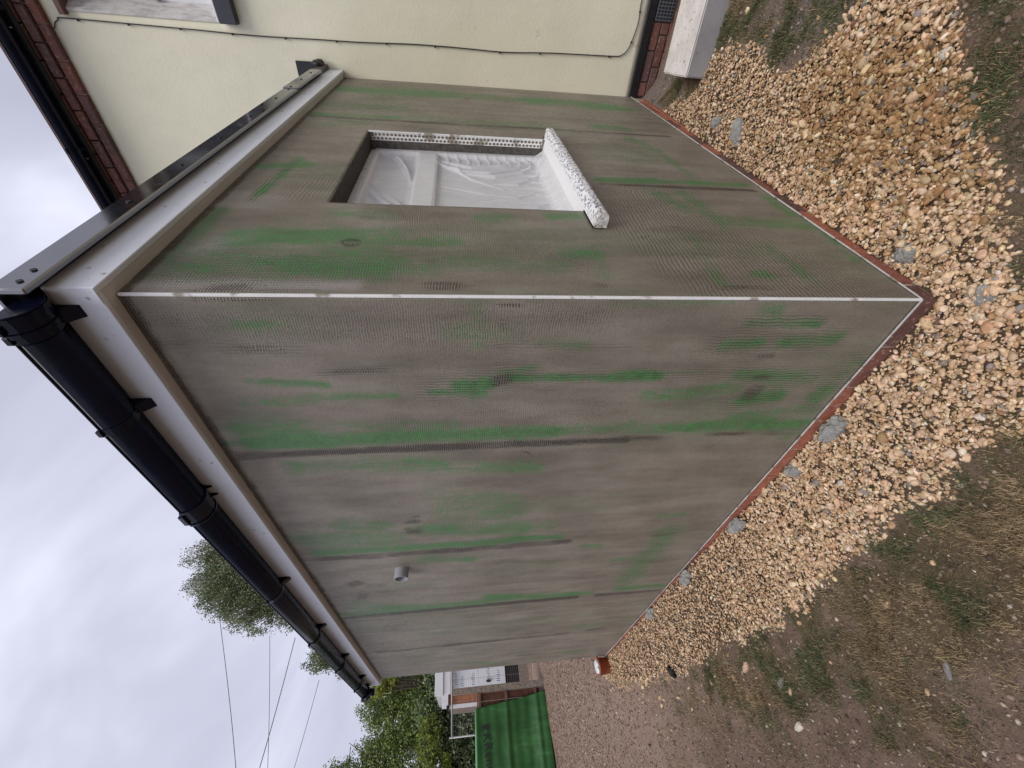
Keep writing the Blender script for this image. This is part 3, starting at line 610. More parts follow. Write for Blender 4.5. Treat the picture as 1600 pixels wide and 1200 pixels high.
def mask_wall(a, z, strokes, seed):
    ch = {k: np.zeros(a.shape) for k in ('g', 'd', 'l', 'v', 'h', 'thin')}
    j1 = (fbm(a * 22, z * 5, seed, 4) - 0.5); j2 = (fbm(a * 6, z * 3, seed + 50, 3) - 0.5)
    for kind, a0, z0, a1, z1, w, s in strokes:
        w = max(w, 0.006)
        ea, ez = a1 - a0, z1 - z0
        L2 = ea * ea + ez * ez
        t = np.clip(((a - a0) * ea + (z - z0) * ez) / (L2 if L2 > 1e-9 else 1), 0, 1)
        dist = np.hypot(a - a0 - t * ea, z - z0 - t * ez)
        jit = 1 + (j1 * 0.7 + j2 * 0.8) * (1.0 if w > 0.012 else 0.5)
        val = s * (1 - (smooth(w * 0.15, w * 1.75, dist * jit) if kind != 'd' else smooth(w * 0.5, w * 1.3, dist * jit)))
        if kind == 'g' and L2 < 0.5: val = val * (0.70 + 0.65 * smooth(0.30, 0.68, fbm(a * 11 + a0 * 5, z * 4.5 + z0, seed + 90, 3)))
        if kind == 'd' and 0.06 < math.sqrt(L2) <= 0.5: val = val * (0.25 + 0.75 * smooth(0, 0.3, t) * smooth(1, 0.7, t))
        if kind == 'd' and math.sqrt(L2) > 0.3: val = val * (0.78 + 0.42 * smooth(0.3, 0.6, vnoise(z * 4 + a0 * 9, a * 0, seed)))
        k = kind
        if kind == 'h' and (seed != 2 or s < 0.7): k = 'thin'
        ch[k] = np.maximum(ch[k], np.clip(val, 0, 1))
    ch['thin'] = np.clip(ch['thin'] * 1.25 + 0.5 * smooth(0.42, 0.62, fbm(a * 3, z * 1.6, seed + 9, 4)), 0, 1)
    haze = 0.15 * smooth(0.48, 0.72, fbm(a * 4.5, z * 0.9, seed + 23, 4))
    ch['g'] = np.maximum(ch['g'], haze)
    return {'green': ch['g'], 'dark': ch['d'], 'light': ch['l'], 'hatch_v': ch['v'], 'hatch_h': ch['h'], 'thin': ch['thin']}

LONG += [('d', 0.0, 2.577, 4.947, 2.577, 0.014, .9)]  # dark strip along both wall tops: bare edge plus soffit shade painted in
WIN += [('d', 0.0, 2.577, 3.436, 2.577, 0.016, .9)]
def coat_wall(name, axis, a_list, z_list, hole, strokes, seed):
    ga, gz_, F = grid(a_list, z_list)
    if hole:
        ca = ga[F].mean(1); cz = gz_[F].mean(1)
        F = F[~((ca > hole[0]) & (ca < hole[1]) & (cz > hole[2]) & (cz < hole[3]))]
    und = 0.0035 * (fbm(ga * 3, gz_ * 1.2, seed + 70, 3) - 0.5) * smooth(0, 0.15, ga)
    V = np.stack([und, ga, gz_], 1) if axis == 'x' else np.stack([ga, und, gz_], 1)
    if axis == 'x': F = F[:, ::-1]
    o = np_mesh(name, V, F, M['coat'], ext, True, mask_wall(ga, gz_, strokes, seed))
    uv = o.data.uv_layers.new(name='UVMap')
    vi = np.zeros(len(o.data.loops), np.int32); o.data.loops.foreach_get('vertex_index', vi)
    uv.data.foreach_set('uv', np.stack([ga[vi], gz_[vi]], 1).astype(np.float32).ravel())
    s = o.modifiers.new('thickness', 'SOLIDIFY'); s.thickness = 0.11; s.offset = -1
    return o
WX0, WX1, WZ0, WZ1 = 0.695, 1.803, 1.045, 2.160
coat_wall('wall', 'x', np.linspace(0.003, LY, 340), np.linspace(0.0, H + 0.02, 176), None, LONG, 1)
aw = np.concatenate([np.linspace(0.003, WX0, 56)[:-1], np.linspace(WX0, WX1, 90)[:-1], np.linspace(WX1, LX - 0.002, 120)])
zw = np.concatenate([np.linspace(0.0, WZ0, 78)[:-1], np.linspace(WZ0, WZ1, 84)[:-1], np.linspace(WZ1, H + 0.02, 32)])
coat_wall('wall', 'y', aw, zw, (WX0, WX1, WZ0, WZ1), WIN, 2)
MB().box(0.115, LX - 0.004, LY - 0.11, LY - 0.003, 0, H).build('wall', M['coat_plain'], ext)

# roof deck, rubber edge, fascias, soffits
MB().box(-OV + 0.02, LX - 0.003, -OV + 0.02, LY + OV, 2.70, 2.765).build('roof', M['rubber'], ext)
ZF = 2.5875
MB().bbox(-OV, LX - 0.002, -OV, -OV + 0.018, ZF, 2.715, 0.002).build('fascia_board', M['fascia'], ext)
MB().bbox(-OV, -OV + 0.018, -OV + 0.0185, LY + OV, ZF + 0.001, 2.715, 0.002).build('fascia_board', M['fascia'], ext)
MB().box(-OV + 0.0185, LX - 0.002, -OV + 0.0185, 0.03, ZF + 0.002, ZF + 0.011).build('soffit_board', M['soffit'], ext)
MB().box(-OV + 0.0185, 0.03, 0.031, LY + OV - 0.002, ZF + 0.003, ZF + 0.012).build('soffit_board', M['soffit'], ext)
MB().bbox(-OV + 0.0185, 0.12, LY + OV - 0.016, LY + OV - 0.001, ZF - 0.012, 2.70, 0.002).build('fascia_end', M['fascia'], ext)
# corner trim strip joint on the gutter fascia
MB().box(-OV - 0.003, -OV - 0.0005, -OV + 0.001, 0.0, ZF + 0.002, 2.70).build('fascia_corner_cover', M['fascia'], ext)

# verge trim: two lengths, the far one lapped over the near one
TY0, TY1, TZ0, TZ1 = -0.088, -0.070, 2.683, 2.766
def trim_len(xa, xb, dy):
    m = MB()
    m.bbox(xa, xb, TY0 - dy, TY1 - dy, TZ0, TZ1 + dy, 0.004)
    m.box(xa + 0.001, xb - 0.001, TY1 - dy + 0.0005, 0.12, TZ1 - 0.012 + dy, TZ1 - 0.004 + dy)
    return m.build('edge_trim', M['trim'], ext)
tn = trim_len(-0.120, 2.42, 0.0)
tf = trim_len(2.36, 3.10, 0.005)
hole = None
def screw(src, parent, x, z, y, mat, name, r=0.007):
    if src is None:
        m = MB(); n = 10
        m.prism([(math.cos(2 * math.pi * k / n) * r, math.sin(2 * math.pi * k / n) * r) for k in range(n)], 'y', -0.002, 0.003)
        o = m.build(name, mat, None); o.parent = parent
    else:
        o = src.copy(); col.objects.link(o); o.parent = parent
    o.location = Vector((x, y, z)) - base_of(parent)
    return o
for i, (x, z) in enumerate(((-0.085, 2.712), (-0.03, 2.716), (0.42, 2.722), (0.80, 2.722), (1.18, 2.722), (1.60, 2.725), (2.05, 2.725), (2.33, 2.727))):
    hole = screw(hole, tn, x, z, TY0 - 0.001, M['hole'], 'screw', 0.0075)
for x in (2.39, 2.66, 2.94): screw(hole, tf, x, 2.727, TY0 - 0.006, M['hole'], 'screw')
fb = [o for o in ext.children if o.name.startswith('fascia_board')]
nail = None
for x, z in ((0.05, 2.655), (0.02, 2.605), (0.48, 2.655), (0.95, 2.655), (1.42, 2.65), (1.9, 2.655), (2.4, 2.652), (2.85, 2.65), (3.25, 2.65), (0.18, 2.685), (0.72, 2.62)):
    nail = screw(nail, fb[0], x, z, -OV - 0.001, M['nail'], 'nail_head', 0.005)
for y in (-0.02, 0.12, 0.72, 0.74, 1.3, 1.34, 1.9, 2.35, 2.4, 3.0, 3.05, 3.7, 4.3, 4.6):
    n_ = screw(nail, fb[1], -OV - 0.001, 2.65 if (round(y * 100) % 10) < 3 else 2.617, y, M['nail'], 'nail_head')
    n_.rotation_euler = (0, 0, R(-90))

# rubber upstand and folded corner against the house
MB().bbox(3.10, LX - 0.002, -0.085, 0.10, 2.705, 2.775, 0.006).build('roof_end_fillet', M['rubber'], ext)
MB().bbox(LX - 0.012, LX - 0.0015, -0.095, 3.6, 2.80, 2.965, 0.003).build('upstand_flashing', M['rubber'], ext)
bm = bmesh.new(); bmesh.ops.create_icosphere(bm, subdivisions=3, radius=1)
for v in bm.verts:
    n_ = float(fbm(v.co.x * 2.2 + 5, v.co.y * 2.2 + v.co.z * 1.7, 8, 3)) - 0.5
    v.co = Vector((3.375 + v.co.x * 0.055 * (1 + n_), -0.092 + v.co.y * 0.030 * (1 + n_ * .6), 2.765 + v.co.z * (0.055 if v.co.z > 0 else 0.04) * (1 + n_)))
mm = MB(); bm.verts.index_update(); mm.add([v.co for v in bm.verts], [[v.index for v in f.verts] for f in bm.faces]); bm.free()
mm.build('folded_rubber_corner', M['rubber'], ext, True)

# gutter: half round along the long wall
GX, GZ, GR = -0.120, 2.740, 0.060
def half_round(m, cx, cz, y0, y1, r, t=0.003, n=14, a0=180, a1=360):
    outp = [(cx + math.cos(R(a0 + (a1 - a0) * k / n)) * r, cz + math.sin(R(a0 + (a1 - a0) * k / n)) * r) for k in range(n + 1)]
    inn = [(cx + math.cos(R(a0 + (a1 - a0) * k / n)) * (r - t), cz + math.sin(R(a0 + (a1 - a0) * k / n)) * (r - t)) for k in range(n, -1, -1)]
    # strip of quads so that the profile stays concave
    o = len(m.v)
    P = outp + inn; N = len(P)
    vs = [(p[0], y0, p[1]) for p in P] + [(p[0], y1, p[1]) for p in P]
    fs = [(i, (i + 1) % N, N + (i + 1) % N, N + i) for i in range(N)]
    for i in range(n):
        q = (i, i + 1, N - 2 - i, N - 1 - i)
        fs.append(q); fs.append(tuple(N + k for k in reversed(q)))
    m.add(vs, fs); return m
g = MB(); half_round(g, GX, GZ, -0.03, LY + 0.02, GR)
g.tube([(GX - GR + 0.001, -0.03, GZ + 0.001), (GX - GR + 0.001, LY + 0.02, GZ + 0.001)], 0.004, 6)
gut = g.build('gutter', M['gutter'], ext)
for p in gut.data.polygons: p.use_smooth = True
def bracket(y):
    m = MB()
    half_round(m, GX, GZ, y - 0.016, y + 0.016, GR + 0.004, 0.0035)
    # ears reaching up and the wedge shaped back plate
    xf = -OV - 0.001
    m.prism([(xf, GZ - 0.088), (xf, GZ + 0.005), (GX + GR - 0.004, GZ + 0.005), (GX + 0.035, GZ - 0.052)], 'y', y - 0.019, y + 0.019)
    m.bbox(GX - GR - 0.011, GX - GR + 0.002, y - 0.012, y + 0.012, GZ - 0.006, GZ + 0.010, 0.002)
    return m.build('gutter_bracket', M['gutter'], gut)
for y in (0.02, 0.385, 1.90, 2.78, 3.62, 4.45): bracket(y)
def union(y, w, r, name):
    m = MB()
    half_round(m, GX, GZ, y - w, y + w, r, 0.006)
    half_round(m, GX, GZ, y - w - 0.008, y - w + 0.004, r + 0.004, 0.010)
    half_round(m, GX, GZ, y + w - 0.004, y + w + 0.008, r + 0.004, 0.010)
    m.bbox(GX - r - 0.010, GX - r + 0.004, y - w * 0.7, y + w * 0.7, GZ - 0.008, GZ + 0.012, 0.002)
    if name == 'gutter_end_collar': return m.build(name, M['gutter'], gut, False)
    m.prism([(-OV - 0.001, GZ - 0.06), (-OV - 0.001, GZ + 0.005), (GX + r - 0.004, GZ + 0.005), (GX + r - 0.012, GZ - 0.03)], 'y', y - w * 0.8, y - w * 0.8 + 0.012)
    m.prism([(-OV - 0.001, GZ - 0.06), (-OV - 0.001, GZ + 0.005), (GX + r - 0.004, GZ + 0.005), (GX + r - 0.012, GZ - 0.03)], 'y', y + w * 0.8 - 0.012, y + w * 0.8)
    return m.build(name, M['gutter'], gut, False)
union(0.93, 0.045, GR + 0.006, 'gutter_union')
union(-0.012, 0.02, GR + 0.005, 'gutter_end_collar')
# stop end discs
def disc_half(y0, y1, r):
    return MB().prism([(GX + math.cos(R(180 + 180 * k / 16)) * r, GZ + math.sin(R(180 + 180 * k / 16)) * r) for k in range(17)] , 'y', y0, y1)
disc_half(-0.045, -0.039, GR + 0.006).build('gutter_stop_end', M['gutter'], gut)
union(LY - 0.05, 0.06, GR + 0.008, 'gutter_outlet')
disc_half(LY + 0.024, LY + 0.030, GR + 0.008).build('gutter_stop_end', M['gutter'], gut)
MB().tube([(GX, LY - 0.03, GZ - 0.05), (GX, LY - 0.03, GZ - 0.11)], 0.035, 14).build('gutter_spout', M['gutter'], gut, True)
# roof drip hanging into the gutter
MB().bbox(-0.090, -0.0745, TY1 + 0.0007, LY + 0.05, 2.735, TZ1 - 0.001, 0.003).build('roof_drip', M['trim'], ext)
MB().box(-0.0735, 0.0, -0.06, LY + 0.04, 2.7665, 2.774).build('roof_drip', M['trim'], ext)

# beads
MB().bbox(-0.0026, 0.006, -0.0026, 0.006, 0.0, ZF - 0.002, 0.0012).build('corner_bead', M['bead'], ext)
MB().box(-0.0045, 0.02, -0.002, LY, -0.004, -0.0005).box(-0.005, -0.0035, -0.002, LY, -0.0005, 0.003).build('base_bead', M['base_bead'], ext)
MB().box(0.021, LX - 0.003, -0.0045, 0.02, -0.0042, -0.0007).box(-0.0032, LX - 0.003, -0.005, -0.0035, -0.0007, 0.003).build('base_bead', M['base_bead'], ext)

# brick plinth under the render
core = MB().box(0.007, 0.12, 0.12, LY, -0.36, -0.005).box(0.007, LX - 0.01, 0.007, 0.12, -0.36, -0.0055).build('mortar', M['mortar'], ext)
def brick_proto(name, mat, seed, lx=0.215, ly=0.1025, lz=0.065):
    bm = bmesh.new(); bmesh.ops.create_cube(bm, size=1)
    for v in bm.verts: v.co = Vector((v.co.x * lx, v.co.y * ly, v.co.z * lz))
    bmesh.ops.bevel(bm, geom=bm.edges[:], offset=0.004, segments=1, affect='EDGES')
    rr = random.Random(seed)
    for v in bm.verts: v.co += Vector((rr.uniform(-1, 1), rr.uniform(-1, 1), rr.uniform(-1, 1))) * 0.0015
    me = bpy.data.meshes.new(name); bm.to_mesh(me); bm.free(); me.materials.append(mat)
    return me
BR = [brick_proto('brick', M['brick'], s) for s in range(3)]
BD = [brick_proto('brick', M['brick_dark'], s + 10) for s in range(3)]
def put_brick(meshes, parent, c, along='x', scale=1.0):
    o = bpy.data.objects.new('brick', random.choice(meshes)); col.objects.link(o); o.parent = parent
    o.location = Vector(c) - base_of(parent)
    o.rotation_euler = (random.uniform(-.006, .006), random.uniform(-.006, .006), (R(90) if along == 'y' else 0) + random.uniform(-.004, .004))
    o.scale = (scale, 1, 1)
    return o
for row in range(3):
    z = -0.045 - row * 0.0755
    n = 22
    for i in range(n + 1):
        y = 0.11 + i * 0.225 + (0.1125 if row % 2 else 0)
        if y + 0.11 < LY: put_brick(BR, ext, (0.000 + 0.05125 + random.uniform(-.0015, .0015), y, z), 'y')
    for i in range(15):
        x = 0.225 + i * 0.225 - (0.1125 if row % 2 else 0)
        if 0.115 < x - 0.1 and x + 0.11 < LX: put_brick(BR, ext, (x, 0.000 + 0.05125 + random.uniform(-.0015, .0015), z), 'x')

# vent pipe stub
n = 28; po, pi_ = 0.043, 0.038; py_, pz_ = 2.02, 2.03
m = MB(); ring = []
for (x, r) in ((0.02, po), (-0.062, po), (-0.062, pi_), (0.02, pi_)):
    ring.append([(x, py_ + math.cos(2 * math.pi * k / n) * r, pz_ + math.sin(2 * math.pi * k / n) * r) for k in range(n)])
vs = sum(ring, []); fs = []
for i in range(3):
    for k in range(n): fs.append((i * n + k, i * n + (k + 1) % n, (i + 1) * n + (k + 1) % n, (i + 1) * n + k))
m.add(vs, fs)
pipe = m.build('vent_pipe', M['grey_pipe'], ext)
MB().prism([(py_ + math.cos(2 * math.pi * k / n) * pi_, pz_ + math.sin(2 * math.pi * k / n) * pi_) for k in range(n)], 'x', -0.012, 0.004).build('pipe_throat', M['grey_in'], pipe)

# ------------------------------------------------------------------ the sheeted window
win = MB()
FY0, FY1 = 0.100, 0.150
b = MB()
b.bbox(WX0 - 0.01, WX0 + 0.062, FY0, FY1, WZ0, WZ1 + 0.005, 0.004)
b.bbox(WX1 - 0.062, WX1 + 0.01, FY0, FY1, WZ0, WZ1 + 0.005, 0.004)
b.bbox(WX0 + 0.0622, WX1 - 0.0622, FY0 + 0.0005, FY1, WZ1 - 0.062, WZ1 + 0.005, 0.004)
b.bbox(WX0 + 0.0622, WX1 - 0.0622, FY0 + 0.0005, FY1, WZ0, WZ0 + 0.085, 0.004)
window = b.build('window', M['upvc'], ext)
MB().bbox(WX0 + 0.0624, WX1 - 0.0624, FY0 - 0.006, FY1 - 0.001, 1.745, 1.835, 0.004).build('transom', M['upvc'], window)
MB().bbox(WX0 + 0.0626, WX1 - 0.0626, FY0 - 0.0005, FY1 - 0.01, 1.836, 1.870, 0.004).build('sash_frame', M['upvc'], window)
MB().box(WX0 + 0.063, WX1 - 0.063, 0.128, 0.140, 1.8705, WZ1 - 0.0625).build('pane', M['pane'], window)
MB().box(WX0 + 0.063, WX1 - 0.063, 0.128, 0.140, WZ0 + 0.0855, 1.7445).build('pane', M['pane'], window)

# plastic film stretched over it
nx_, nz_ = 150, 150
fx, fz, F = grid(np.linspace(WX0 + 0.002, WX1 - 0.016, nx_), np.linspace(WZ0 + 0.032, WZ1 - 0.035, nz_))
def bar(c, a, b_, s=0.018): return smooth(a - s, a + s, c) * smooth(b_ + s, b_ - s, c)
prof = np.maximum.reduce([smooth(WX0 + 0.075, WX0 + 0.05, fx), smooth(WX1 - 0.08, WX1 - 0.055, fx), smooth(WZ1 - 0.085, WZ1 - 0.055, fz), smooth(WZ0 + 0.12, WZ0 + 0.08, fz), bar(fz, 1.742, 1.872)])
fy = 0.0905 + (1 - prof) * 0.020
fy = fy - 0.035 * smooth(WZ0 + 0.10, WZ0 + 0.03, fz)
def ridge(pts, w, amp):
    global fy
    d = np.full(fx.shape, 9.0); tt = np.zeros(fx.shape); n = len(pts) - 1
    for i in range(n):
        ax, az = pts[i]; bx, bz = pts[i + 1]
        ex, ez = bx - ax, bz - az
        t = np.clip(((fx - ax) * ex + (fz - az) * ez) / (ex * ex + ez * ez), 0, 1)
        q = np.hypot(fx - ax - t * ex, fz - az - t * ez)
        k = q < d
        d = np.where(k, q, d); tt = np.where(k, (i + t) / n, tt)
    fy = fy - 2.0 * amp * np.exp(-(d / w) ** 2) * (0.35 + 0.65 * np.sin(math.pi * np.clip(tt * 0.9 + 0.05, 0, 1)))
TR, BRc, BL, TL = (WX1 - 0.05, 1.74), (WX1 - 0.06, WZ0 + 0.12), (WX0 + 0.07, WZ0 + 0.12), (WX0 + 0.07, 1.74)
ridge([(1.60, 1.74), (1.47, 1.62), (1.45, 1.45), (1.55, 1.28), (1.72, 1.14)], 0.010, 0.010)
ridge([(1.66, 1.74), (1.55, 1.55), (1.60, 1.35), (1.74, 1.16)], 0.008, 0.008)
ridge([(1.45, 1.60), (1.40, 1.42), (1.48, 1.25), (1.70, 1.12)], 0.012, 0.009)
ridge([(1.30, 1.45), (1.30, 1.30), (1.42, 1.18), (1.62, 1.10)], 0.009, 0.006)
ridge([(1.62, 1.72), (1.35, 1.55), (1.22, 1.38)], 0.006, 0.006)
ridge([(1.25, 1.72), (1.15, 1.5), (1.12, 1.3)], 0.006, 0.004)
ridge([(0.86, 1.60), (0.88, 1.40), (0.95, 1.25), (1.05, 1.16)], 0.009, 0.007)
ridge([(0.80, 1.55), (0.80, 1.35), (0.84, 1.20)], 0.010, 0.007)
ridge([(1.05, 1.50), (1.10, 1.32), (1.2, 1.2)], 0.010, 0.005)
ridge([(0.78, 1.84), (0.92, 1.96), (1.10, 2.08)], 0.012, 0.014)
ridge([(0.74, 1.86), (0.84, 1.97), (0.95, 2.08)], 0.010, 0.010)
ridge([(0.82, 1.84), (1.0, 1.93), (1.2, 2.08)], 0.007, 0.007)
for k in range(7): ridge([(1.74, 2.05 - k * 0.012), (1.62 - k * 0.03, 1.98 - k * 0.014), (1.40 - 0.03 * k, 1.90 - 0.004 * k)], 0.006, 0.005)
for k in range(8): ridge([(0.72 + k * 0.02, 2.09), (0.76 + k * 0.025, 2.0), (0.80 + k * 0.03, 1.9)], 0.006, 0.004)
for k in range(9): ridge([(1.76, 1.70 - 0.06 * k), (1.68, 1.68 - 0.062 * k), (1.60, 1.69 - 0.064 * k)], 0.006, 0.004)
for k in range(9): ridge([(0.75 + k * 0.10, 1.13), (0.77 + k * 0.10, 1.22), (0.76 + k * 0.1, 1.30)], 0.008, 0.004)
fy = fy - 0.004 * (fbm(fx * 10 + fz * 4, fz * 5, 61, 4) - 0.5) - 0.004 * np.abs(fbm(fx * 14 - fz * 6, fz * 3.5 + fx * 1.5, 67, 3) - 0.5) * (1 - 0.5 * prof)
fy = np.minimum(fy, 0.0895 + (1 - prof) * 0.03)
film = np_mesh('plastic_sheet', np.stack([fx, fy, fz], 1), F, M['film'], window, True)
sm = film.modifiers.new('thickness', 'SOLIDIFY'); sm.thickness = 0.0006
film.modifiers.clear()

# taped sill
na, nb = 150, 34
prof_s = []
pts = [(0.098, 1.034), (0.098, 1.086), (0.03, 1.081), (-0.020, 1.077), (-0.052, 1.074), (-0.060, 1.068), (-0.060, 1.030), (-0.054, 1.025), (-0.010, 1.026), (0.09, 1.03)]
seg = [math.dist(pts[i], pts[(i + 1) % len(pts)]) for i in range(len(pts))]
tot = sum(seg)
for k in range(nb):
    s_ = tot * k / nb; i = 0
    while s_ > seg[i]: s_ -= seg[i]; i += 1
    t = s_ / seg[i]; p, q = pts[i], pts[(i + 1) % len(pts)]
    prof_s.append((p[0] + (q[0] - p[0]) * t, p[1] + (q[1] - p[1]) * t))
ax_ = np.linspace(0.510, 1.845, na)
PY = np.array([p[0] for p in prof_s]); PZ = np.array([p[1] for p in prof_s])
AX, PYg = np.meshgrid(ax_, PY); PZg = np.meshgrid(ax_, PZ)[1]
bumpy = 0.0022 * (fbm(AX * 24, PYg * 40 + PZg * 60, 21, 4) - 0.5) * smooth(0.0, -0.03, PYg)
cut = (AX < WX0) | (AX > WX1)
PYg2 = np.where(cut & (PYg > -0.006), -0.006, PYg)
VY = PYg2 + bumpy * np.where(PYg < -0.05, 1, 0.3); VZ = PZg + bumpy
idx = np.arange(nb * na).reshape(nb, na)
F = []
for k in range(nb):
    k2 = (k + 1) % nb
    F.append(np.stack([idx[k, :-1], idx[k, 1:], idx[k2, 1:], idx[k2, :-1]], 1))
F = np.concatenate(F)
V = np.stack([AX.ravel(), VY.ravel(), VZ.ravel()], 1)
# caps as fans
c0 = len(V); V = np.concatenate([V, [[0.510, -0.036, 1.05], [1.845, -0.036, 1.05]]])
cf = [[idx[(k + 1) % nb, 0], idx[k, 0], c0, c0] for k in range(nb)] + [[idx[k, -1], idx[(k + 1) % nb, -1], c0 + 1, c0 + 1] for k in range(nb)]
mud = np.maximum(smooth(0.60, 0.53, V[:, 0]) * 0.55, smooth(1.79, 1.84, V[:, 0]) * 0.7)
meshy = smooth(-0.005, -0.03, V[:, 1]) * smooth(0.50, 0.56, V[:, 0])
sill = MB(); me = bpy.data.meshes.new('sill')
me.from_pydata([tuple(p) for p in V], [], [tuple(q) for q in F.tolist()] + [tuple(q[:3]) for q in cf])
for nm, arr in (('mud', mud), ('mesh', meshy)):
    a = me.attributes.new(nm, 'FLOAT', 'POINT'); a.data.foreach_set('value', arr.astype(np.float32))
bm = bmesh.new(); bm.from_mesh(me); bmesh.ops.recalc_face_normals(bm, faces=bm.faces[:]); bm.to_mesh(me); bm.free()
me.materials.append(M['sill'])
sill = bpy.data.objects.new('sill', me); col.objects.link(sill); sill.parent = window

MB().box(WX0 + 0.001, WX1 - 0.001, 0.004, 0.0995, WZ1 - 0.006, WZ1 - 0.001).build('reveal_head', mat_basic('reveal_mesh_and_shade', (0.040, 0.035, 0.030), 0.8, 0.4, 40, 0.5, 120, 0.004), window)  # dark strip added under the head: mesh colour with reveal shade painted in
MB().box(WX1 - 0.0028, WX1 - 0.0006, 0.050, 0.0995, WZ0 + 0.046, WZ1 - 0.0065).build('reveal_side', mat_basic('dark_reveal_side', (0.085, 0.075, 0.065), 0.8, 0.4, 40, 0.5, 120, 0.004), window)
# perforated reveal bead: a white strip with two rows of holes
m = MB(); X_ = WX1 - 0.003; cz, cy = 0.0235, 0.021
nz2 = int((WZ1 - WZ0 - 0.06) / cz)
for j in range(2):
    for i in range(nz2):
        z0 = WZ0 + 0.05 + i * cz; y0 = 0.006 + j * cy
        sh = (cz / 2 if j else 0)
        K = 12; rimv = []; holev = []
        for k in range(K):
            a = 2 * math.pi * (k + 0.5) / K; ca, sa = math.cos(a), math.sin(a)
            q = max(abs(ca), abs(sa))
            rimv.append((X_, y0 + cy / 2 + ca / q * cy / 2, z0 + sh + cz / 2 + sa / q * cz / 2))
            holev.append((X_, y0 + cy / 2 + ca * 0.0073, z0 + sh + cz / 2 + sa * 0.0094))
        deep = [(p[0] + 0.0022, p[1], p[2]) for p in holev]
        m.add(rimv + holev + deep, [(k, (k + 1) % K, K + (k + 1) % K, K + k) for k in range(K)] + [(K + k, K + (k + 1) % K, 2 * K + (k + 1) % K, 2 * K + k) for k in range(K)])
m.bbox(X_ - 0.003, X_ + 0.002, -0.004, 0.0058, WZ0 + 0.045, WZ1 - 0.001, 0.001)
m.build('perforated_bead', M['bead'], window, False, recalc=False)
# ------------------------------------------------------------------ the main house
house = empty('house', (LX, 0, 0), 'taller cream rendered house with brick eaves that the extension is built against', 'house')
HX = LX                                     # face of the cream wall
VX0, VX1, VZ0, VZ1 = -1.55, -0.312, 3.455, 4.56     # upstairs window opening in (y, z)
ys_ = np.concatenate([np.linspace(-6, VX0, 40)[:-1], np.linspace(VX0, VX1, 40)[:-1], np.linspace(VX1, 9, 120)])
zs_ = np.concatenate([np.linspace(0.022, VZ0, 90)[:-1], np.linspace(VZ0, VZ1, 30)[:-1], np.linspace(VZ1, 4.72, 6)])
ga, gz_, F = grid(ys_, zs_)
ca, cz_ = ga[F].mean(1), gz_[F].mean(1)
F = F[~((ca > VX0) & (ca < VX1) & (cz_ > VZ0) & (cz_ < VZ1))]
und = 0.010 * (fbm(ga * 1.7, gz_ * 1.7, 31, 4) - 0.5) * (gz_ < 3.4)
hw = np_mesh('wall', np.stack([HX + und, ga, gz_], 1), F[:, ::-1], M['cream'], house, True)
s = hw.modifiers.new('thickness', 'SOLIDIFY'); s.thickness = 0.22; s.offset = -1
MB().box(HX + 0.25, HX + 5.5, -5.8, 8.8, -0.4, 4.9).build('inner_wall', M['cream'], house)
# plinth: black painted band, two or three courses of brick below it
MB().bbox(HX - 0.012, HX + 0.20, -6, 9, -0.052, 0.020, 0.004).build('plinth_band', M['black_paint'], house)
MB().box(HX + 0.012, HX + 0.20, -6, 9, -0.45, -0.053).build('mortar', M['mortar_dark'], house)
for row in range(4):
    z = -0.095 - row * 0.0755
    y = -0.012 if row % 2 else -0.012 + 0.1125
    while y > -2.0:
        a_, b_ = y - 0.215, min(y, -0.012)
        y -= 0.225
        for lo, hi in ([(a_, min(b_, -0.775)), (max(a_, -0.535), b_)] if row < 2 else [(a_, b_)]):
            if hi - lo > 0.04: put_brick(BD, house, (HX + 0.002 + 0.05125, (lo + hi) / 2, z), 'y', (hi - lo) / 0.215)
vent = MB().bbox(HX - 0.004, HX + 0.08, -0.765, -0.545, -0.216, -0.062, 0.004).build('air_brick', M['vent'], house)
for r_ in range(5):
    m = MB()
    for k in range(9):
        m.box(HX - 0.0055, HX - 0.003, -0.752 + k * 0.0225, -0.738 + k * 0.0225, -0.206 + r_ * 0.0285, -0.186 + r_ * 0.0285)
    m.build('vent_slots', M['vent_dark'], vent)

# brick eaves: three courses stepping out
MB().box(HX - 0.030, HX + 0.20, -6, 9, 4.7205, 4.93).build('mortar', M['mortar'], house)
for row, (z, fx_) in enumerate(((4.7465, 0.046), (4.822, 0.072), (4.8975, 0.098))):
    for i in range(27):
        y = -1.9 + i * 0.225 + (0.1125 if row % 2 else 0) + 0.0
        if y > 3.4: break
        put_brick(BD, house, (HX - fx_ + 0.05125, y, z), 'y')
# eaves gutter, fascia and roof
MB().bbox(HX - 0.125, HX - 0.100, -6, 9, 4.862, 5.02, 0.003).build('fascia_board', M['rubber'], house)
HGX, HGZ, HGR = HX - 0.185, 4.955, 0.060
g = MB(); half_round(g, HGX, HGZ, -6, 9, HGR)
g.tube([(HGX - HGR, -6, HGZ), (HGX - HGR, 9, HGZ)], 0.006, 6)
hg = g.build('gutter', M['gutter'], house)
for y in (-1.3, -0.3, 0.62, 1.5, 2.4):
    m = MB(); half_round(m, HGX, HGZ, y - 0.016, y + 0.016, HGR + 0.005, 0.004)
    m.prism([(HX - 0.126, HGZ - 0.08), (HX - 0.126, HGZ), (HGX + HGR - 0.005, HGZ), (HGX + 0.03, HGZ - 0.055)], 'y', y - 0.014, y + 0.014)
    m.bbox(HGX - HGR - 0.014, HGX - HGR + 0.002, y - 0.02, y + 0.02, HGZ - 0.010, HGZ + 0.012, 0.003)
    m.build('gutter_bracket', M['gutter'], hg)
for y in (-0.19, 0.70):
    MB().bbox(HGX + 0.028, HGX + 0.036, y - 0.004, y + 0.004, HGZ - 0.063, HGZ - 0.045, 0.001).build('clip', M['nail'], hg)
